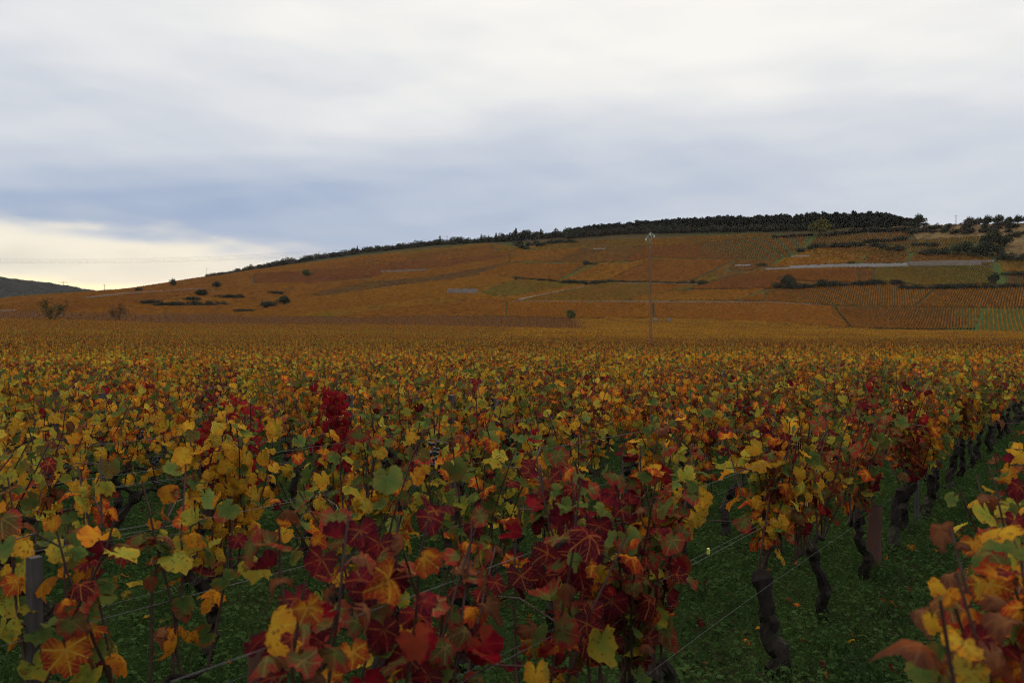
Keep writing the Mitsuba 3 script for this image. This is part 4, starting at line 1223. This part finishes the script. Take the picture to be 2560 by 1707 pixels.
# --- the 300 nearest are things; the rest of the field is one mass, built from patches of rows
def far_vines(rng, width, length, per_m, lod, mix, stakes=False):
    """A patch of rows along +x: leaves as small folded faces, canes as thin blades."""
    w = np.array(MIXES[mix]) if isinstance(mix, str) else np.array(mix)
    w = w / w.sum()
    vs, fs, us, at_ = [], [], [], 0
    rows = int(round(width / GAP))
    for r in range(rows):
        n = int(length * per_m)
        x = rng.random(n) * length
        y = (r + .5 - rows / 2) * GAP + rng.normal(size=n) * .20
        z = .42 + .86 * rng.random(n) ** .75 + .05 * rng.normal(size=n)
        size = (.062 if lod == 1 else .095) * (.7 + .6 * rng.random(n))
        a = rng.normal(size=(n, 3)) * [1, 1, .8]; a /= np.linalg.norm(a, axis=1, keepdims=True)
        b = np.cross(a, rng.normal(size=(n, 3))); b /= np.linalg.norm(b, axis=1, keepdims=True)
        c = np.stack([x, y, z], 1)
        nn = np.cross(a, b) * .3
        s = size[:, None]
        quad = np.stack([c + a * s, c + (b + nn) * s * .8, c - a * s * .8, c - (b - nn) * s * .8], 1)
        cls = rng.choice(9, n, p=w)
        seed = rng.integers(0, 23, n)
        luv = np.array([[.62, 0], [0, .5], [-.35, 0], [0, -.5]])
        uv = np.stack([cls[:, None] + .05 + .9 * (luv[None, :, 0] + .4) / 1.1, seed[:, None] + .5 + .8 * luv[None, :, 1]], -1)
        q = np.arange(n)[:, None] * 4 + at_
        vs.append(quad.reshape(-1, 3)); us.append(uv.reshape(-1, 2))
        fs.append(np.vstack([np.hstack([q, q + 1, q + 3]), np.hstack([q + 1, q + 2, q + 3])]))
        at_ += n * 4
        m = int(length * (9 if lod == 1 else 5))
        x = rng.random(m) * length
        y = (r + .5 - rows / 2) * GAP + rng.normal(size=m) * .10
        h = 1.36 + .15 * rng.normal(size=m)
        w_ = .005 if lod == 1 else .011
        lean = rng.normal(size=m) * .10
        th = rng.random(m) * 3.14
        dx, dy = np.cos(th) * w_, np.sin(th) * w_
        quad = np.stack([np.stack([x - dx, y - dy, 0 * x + .3], 1), np.stack([x + dx, y + dy, 0 * x + .3], 1), np.stack([x + dx * .6 + lean, y + dy * .6, h], 1), np.stack([x - dx * .6 + lean, y - dy * .6, h], 1)], 1)
        q = np.arange(m)[:, None] * 4 + at_
        vs.append(quad.reshape(-1, 3)); us.append(np.tile([10.5, 3.5], (m * 4, 1)))
        fs.append(np.vstack([np.hstack([q, q + 1, q + 2]), np.hstack([q, q + 2, q + 3])]))
        at_ += m * 4
        if lod == 1:     # trunks
            x = np.arange(.45, length, .9) + rng.normal(size=len(np.arange(.45, length, .9))) * .08
            for xx in x:
                t = tube([(xx, (r + .5 - rows / 2) * GAP, -.1), (xx + rng.normal() * .08, (r + .5 - rows / 2) * GAP + rng.normal() * .03, .45)], [.04, .028], 4, cap=False)
                vs.append(t[0]); fs.append(t[1] + at_); us.append(np.tile([10.5, 5.5], (len(t[0]), 1))); at_ += len(t[0])
    if stakes:
        m = rows * 2
        x, y = rng.random(m) * length, (rng.integers(0, rows, m) + .5 - rows / 2) * GAP
        quad = np.stack([np.stack([x + a, y + b, 0 * x + h], 1) for a, b, h in ((-.025, 0, 0), (.025, .02, 0), (.025, .02, 1.65), (-.025, 0, 1.65))], 1)
        q = np.arange(m)[:, None] * 4 + at_
        vs.append(quad.reshape(-1, 3)); us.append(np.tile([11.5, 3.5], (m * 4, 1)))
        fs.append(np.vstack([np.hstack([q, q + 1, q + 2]), np.hstack([q, q + 2, q + 3])]))
    return np.vstack(vs), np.vstack(fs), np.vstack(us)


PURPLE = (.05, .02, .04, .04, .06, .00, .16, .42, .04)
GOLD = (.36, .10, .04, .02, .01, .00, .17, .06, .28)
FARMIX = {'a': (.15, .14, .20, .09, .05, .01, .15, .10, .12), 'b': (.28, .16, .12, .05, .02, .00, .13, .06, .20), 'c': (.15, .09, .13, .09, .05, .01, .24, .08, .18), 'd': (.14, .07, .10, .08, .06, .01, .22, .18, .14)}
FAR = {}
FG = np.random.default_rng(9)
for lod, (length, width, per) in {1: (3.0, GAP, 105), 2: (7.0, GAP * 6, 36)}.items():
    for name, mix in FARMIX.items():
        for v in range(2):
            g = f'vine_patch_{lod}_{name}_{v}'
            V, Fc, U_ = far_vines(FG, width, length, per, lod, mix)
            scene[g] = {'type': 'shapegroup', 'patch': mikit.ply((V, Fc), 'leaf_skin', smooth=False, uv=U_)}
            FAR[lod, name, v] = g
for name, mix, per in (('purple', PURPLE, 14), ('gold', GOLD, 34)):
    g = f'vine_patch_2_{name}'
    V, Fc, U_ = far_vines(FG, GAP * 6, 7.0, per, 2, mix, name == 'purple')
    scene[g] = {'type': 'shapegroup', 'patch': mikit.ply((V, Fc), 'leaf_skin', smooth=False, uv=U_)}
    FAR[2, name, 0] = FAR[2, name, 1] = g
used_spots = {(round(q[1], 3), round(q[2], 3)) for q in spots}
n_far = 0
# the floor ends where the parcels of the slope begin, and leaves the road free
foot = [at(*zoom(*q))[:2] for q in ((1, -500, 1062), (1, 0, 1056), (1, 1200, 1062), (1, 2100, 1064), (2, 0, 1086), (2, 1000, 1086), (2, 1600, 1070), (3, 0, 1082), (3, 600, 1092), (3, 1000, 1096), (3, 1500, 1100), (3, 2350, 1135), (4, 700, 1180), (4, 1860, 1225), (4, 2600, 1235))]
HILL_SIDE = Polygon([*foot, (900, 900), (-1500, 900)]).buffer(3.0)
shapely.prepare(HILL_SIDE)


def far_place(off, s, p, lod, name):
    """Row patch at p: x along the row, tilted to follow the ground."""
    global n_far
    n_far += 1
    e = 3.0
    a = spot(off, s + e)[2] - spot(off, s)[2]
    b = spot(off + e, s)[2] - spot(off, s)[2]
    m = np.eye(4)
    m[:3, 0] = ROW + [0, 0, a / e]
    m[:3, 1] = LEFT + [0, 0, b / e]
    m[:3, 3] = p
    inst(f'vine_rows__{n_far:05d}', FAR[lod, name, int(FG.integers(2))], m)


MID_TO = 66.0
for n in range(-60, 90):
    off = .13 + GAP * n
    s = -80.0 + FG.random() * 3
    while s < 90:
        p = spot(off, s + 1.5)
        d = math.hypot(p[0], p[1])
        if REACH - .6 < d < MID_TO and in_view(p, 2.5):
            x = p[0] / p[1]
            name = str(FG.choice(list('abcd'), p=[.3, .12, .38, .2] if x > .2 else [.34, .30, .14, .22]))
            far_place(off, s, spot(off, s), 1, name)
        s += 3.0
for n in range(-80, 90):
    off = .13 + GAP * 6 * (n + .5)
    s = -330.0 + FG.random() * 7
    while s < 420:
        p = spot(off, s + 3.5)
        d = math.hypot(p[0], p[1])
        if d > MID_TO - 1 and in_view(p, 6) and p[1] < 470 and not HILL_SIDE.intersects(shapely.Point(p[0], p[1])):
            x, y = p[0], p[1]
            wob = 12 * math.sin(x / 23)
            if x < 30 and y + wob > 312:
                name = 'purple'
            elif x > 0 and y + wob > 190:
                name = str(FG.choice(['gold', 'c', 'a'], p=[.6, .3, .1]))
            elif 125 < y + wob < 165 or (x < 0 and y + wob > 240):
                name = 'd'
            else:
                name = str(FG.choice(list('abcd'), p=[.26, .18, .36, .2] if x > .1 * y else [.3, .34, .14, .22]))
            far_place(off, s, spot(off, s), 2, name)
        s += 7.0
tag('vine_rows', 'broad mass of autumn vine rows stretching from the middle distance to the foot of the hill', kind='stuff')

# ------------------------------------------------------------------ trellis: posts, wires, clips, vine guards
def post(off, s, h, label, group=None, w=.075, lean=0.0):
    p = spot(off, s)
    k = new('vine_post')
    g = np.random.default_rng(int(abs(off * 100) + s * 10))
    pts = np.array([(0, 0, -.1), (0, 0, h * .5), (lean * h, 0, h)]) @ np.array([ROW, LEFT, [0, 0, 1]]) + p
    t = tube(pts, [w * .5, w * .48, w * .46], 4)
    put(k, t, 'weathered_wood')
    return tag(k, label, 'post', group)


def pix_spot(px, depth_off):
    """(s along the row) where the row at offset depth_off crosses photograph column px."""
    t = (px - CX) / F
    # q = LEFT*off + ROW*s ; q.x = t*q.y
    return (t * LEFT[1] * depth_off - LEFT[0] * depth_off) / (ROW[0] - t * ROW[1])


R1, R2, R3, R4 = (.13 + GAP * n for n in (1, 2, 3, 4))
post(R2, pix_spot(88, R2), 1.0, 'grey wooden post at the lower left with dark red leaves in front of it', w=.050)
post(R1, pix_spot(2290, R1), .96, 'grey post beside the vine trunks near the aisle on the right', w=.05)
post(R4, pix_spot(872, R4), 1.22, 'grey post top standing right behind the tall crimson vine', w=.07)
post(.13, 9.5, 1.2, 'post in the row at the right edge of the picture', w=.07)
PG = np.random.default_rng(15)
for n in range(2, 40):
    off = .13 + GAP * n
    post_no = 0
    s = -30 + PG.random() * 5.5
    while s < 30:
        p = spot(off, s)
        if in_view(p, .3) and 7.0 < math.hypot(p[0], p[1]) < 60:
            post(off, s, 1.06 + .14 * PG.random(), f'{ORD[post_no]} weathered post along the {row_words(off)}', 'posts in the vine rows', lean=PG.normal() * .05)
            post_no += 1
        s += 7.6 + 2.0 * PG.random()
wire_no = 0
for n in range(0, 8):
    off = .13 + GAP * n
    s0 = {0: 1.5, 1: .9}.get(n, None)
    ends = [q for q in np.arange(-16, 34, .5) if in_view(spot(off, q), .8) and math.hypot(*spot(off, q)[:2]) < 22]
    if not ends:
        continue
    a, b = max(min(ends), s0 if s0 is not None else -99), max(ends)
    for h, dy in ((.43, 0), (.75, .03), (.77, -.03), (1.02, .025)):
        qs = np.arange(a, b + .6, .6)
        line = np.array([spot(off + dy, q) + [0, 0, h + .012 * math.sin(q * 1.1 + h * 9)] for q in qs])
        k = new('trellis_wire')
        put(k, tube(line, .0008, 4, cap=False), 'galvanised')
        tag(k, f'{dict(((.43, "lowest"), (.75, "left middle"), (.77, "right middle"), (1.02, "upper")))[h]} trellis wire strung along the {row_words(off)}', 'wire', 'trellis wires in the vine rows')
for n, (px, off, h, lab) in enumerate(((148, R2, .62, 'leftmost of the yellow clips on the wires in the lower left'), (347, R2, .62, 'second yellow clip from the left on the wires in the lower left'), (697, R2, .62, 'yellow clip on the wire left of the dark red leaf cluster'),
                              (1121, R2, .74, 'yellow clip on the wire in the middle of the foreground'), (1770, R1, .74, 'yellow clip on the wire left of the bare vine trunk'), (802, R3, .74, 'yellow clip on a wire above the dark red leaf cluster'))):
    p = spot(off, pix_spot(px, off)) + [0, 0, .76 if h > .7 else .43]
    k = new('wire_clip')
    put(k, box(p[0], p[1], p[2], .014, .010, .026, ROT, .002), 'clip_plastic')
    tag(k, lab, 'clip')
for n, (px, off, h, lab) in enumerate(((2184, R1, .46, 'reddish brown vine guard tube beside the aisle on the right'), (650, R2, .55, 'brown vine guard tube behind the lower left wires'), (1905, R2, .5, 'brown vine guard tube half hidden behind the vines right of the middle'))):
    p = spot(off, pix_spot(px, off))
    k = new('vine_guard')
    t = tube([p + [0, 0, -.02], p + [0, 0, h * .5], p + [.01, 0, h]], [.052, .05, .047], 10, cap=False)
    put(k, t, 'guard_plastic', smooth=True)
    tag(k, lab, 'vine guard')

# ------------------------------------------------------------------ weeds and grass under the vines
def weed_tile(rng, n_leaf, n_blade, size=1.2):
    vs, fs, at_ = [], [], 0
    k = n_leaf
    c = np.stack([rng.random(k) * size, rng.random(k) * size, .008 + .11 * rng.random(k) ** 1.3], 1)
    clump = meshkit.fbm(np.stack([c[:, 0] * 5, c[:, 1] * 5, c[:, 0] * 0 + rng.random() * 50], -1), 3)
    c[:, 2] *= .35 + 1.9 * np.clip(clump - .25, 0, 1)
    a = rng.normal(size=(k, 3)) * [1, 1, .38]; a /= np.linalg.norm(a, axis=1, keepdims=True)
    b = np.cross(a, rng.normal(size=(k, 3)) * [.5, .5, 1]); b /= np.linalg.norm(b, axis=1, keepdims=True)
    s = (.007 + .016 * rng.random(k) ** 2)[:, None]
    v = np.stack([c - a * s, c + b * s * .7, c + a * s, c - b * s * .7], 1).reshape(-1, 3)
    q = np.arange(k)[:, None] * 4
    vs.append(v); fs.append(np.vstack([np.hstack([q, q + 1, q + 2]), np.hstack([q, q + 2, q + 3])])); at_ = len(v)
    k = n_blade
    c = np.stack([rng.random(k) * size, rng.random(k) * size, np.zeros(k)], 1)
    th = rng.random(k) * 6.28
    h = .04 + .11 * rng.random(k) ** 2
    h = h * (.5 + 2.2 * np.clip(meshkit.fbm(np.stack([c[:, 0] * 3, c[:, 1] * 3, c[:, 0] * 0 + rng.random() * 50], -1), 3) - .3, 0, 1))
    w = .0022
    side = np.stack([np.cos(th), np.sin(th), 0 * th], 1) * w
    lean = np.stack([rng.normal(size=k) * .4, rng.normal(size=k) * .4, np.ones(k)], 1) * h[:, None]
    mid = c + lean * .5
    tip = c + lean + np.stack([rng.normal(size=k), rng.normal(size=k), -np.abs(rng.normal(size=k))], 1) * h[:, None] * .22
    v = np.stack([c - side, c + side, mid + side * .8, mid - side * .8, tip], 1).reshape(-1, 3)
    q = np.arange(k)[:, None] * 5 + at_
    vs.append(v); fs.append(np.vstack([np.hstack([q, q + 1, q + 2]), np.hstack([q, q + 2, q + 3]), np.hstack([q + 3, q + 2, q + 4])]))
    return np.vstack(vs), np.vstack(fs)


WG = np.random.default_rng(31)
TILES = []
for n in range(4):
    scene[f'weed_tile_{n}'] = {'type': 'shapegroup', 'tile': mikit.ply(weed_tile(WG, 3800, 3200), 'weed_leaf')}
    TILES.append(f'weed_tile_{n}')
c = 0
for iy in range(0, 18):
    for ix in range(-11, 12):
        x, y = ix * 1.2, iy * 1.2
        if y < 16 and abs(x + .6) < (y + 1.2) * .62 + 1.2:
            c += 1
            z = float(terrain(x + .6, y + .6))
            q = int(WG.integers(4))
            m = place(x + .6, y + .6, z, q * math.pi / 2) @ place(-.6, -.6, 0)
            inst(f'grass__{c:03d}', TILES[int(WG.integers(4))], m)
tag('grass', 'green grass and small leaved weeds covering the ground under the vines', kind='stuff')
for n in range(300):
    y = 1.8 + 9 * WG.random()
    x = (WG.random() * 1.25 - .6) * y
    cls = int(WG.choice([0, 6, 7, 7, 8, 4]))
    inst(f'fallen_leaves__{n + 1:03d}', FORMS[2, cls, int(WG.integers(9))], leaf_matrix((x, y, float(terrain(x, y)) + .05), WG.random() * 6.28, .5 * WG.normal(), 1.2 * WG.normal(), +.035 + .03 * WG.random()))
tag('fallen_leaves', 'dead vine leaves lying in the grass under the vines', kind='stuff')

# ------------------------------------------------------------------ thin haze between here and the hill
scene['air'] = {'type': 'homogeneous', 'albedo': .95, 'sigma_t': .00003}
scene['haze'] = {'type': 'cube', 'to_world': T().translate([0, 2100, 135]).scale([3400, 2250, 215]), 'bsdf': {'type': 'null'}, 'interior': {'type': 'ref', 'id': 'air'}}
scene['camera']['medium'] = {'type': 'ref', 'id': 'air'}
tag('haze', 'thin blue haze hanging over the vineyard and the hill', kind='stuff')
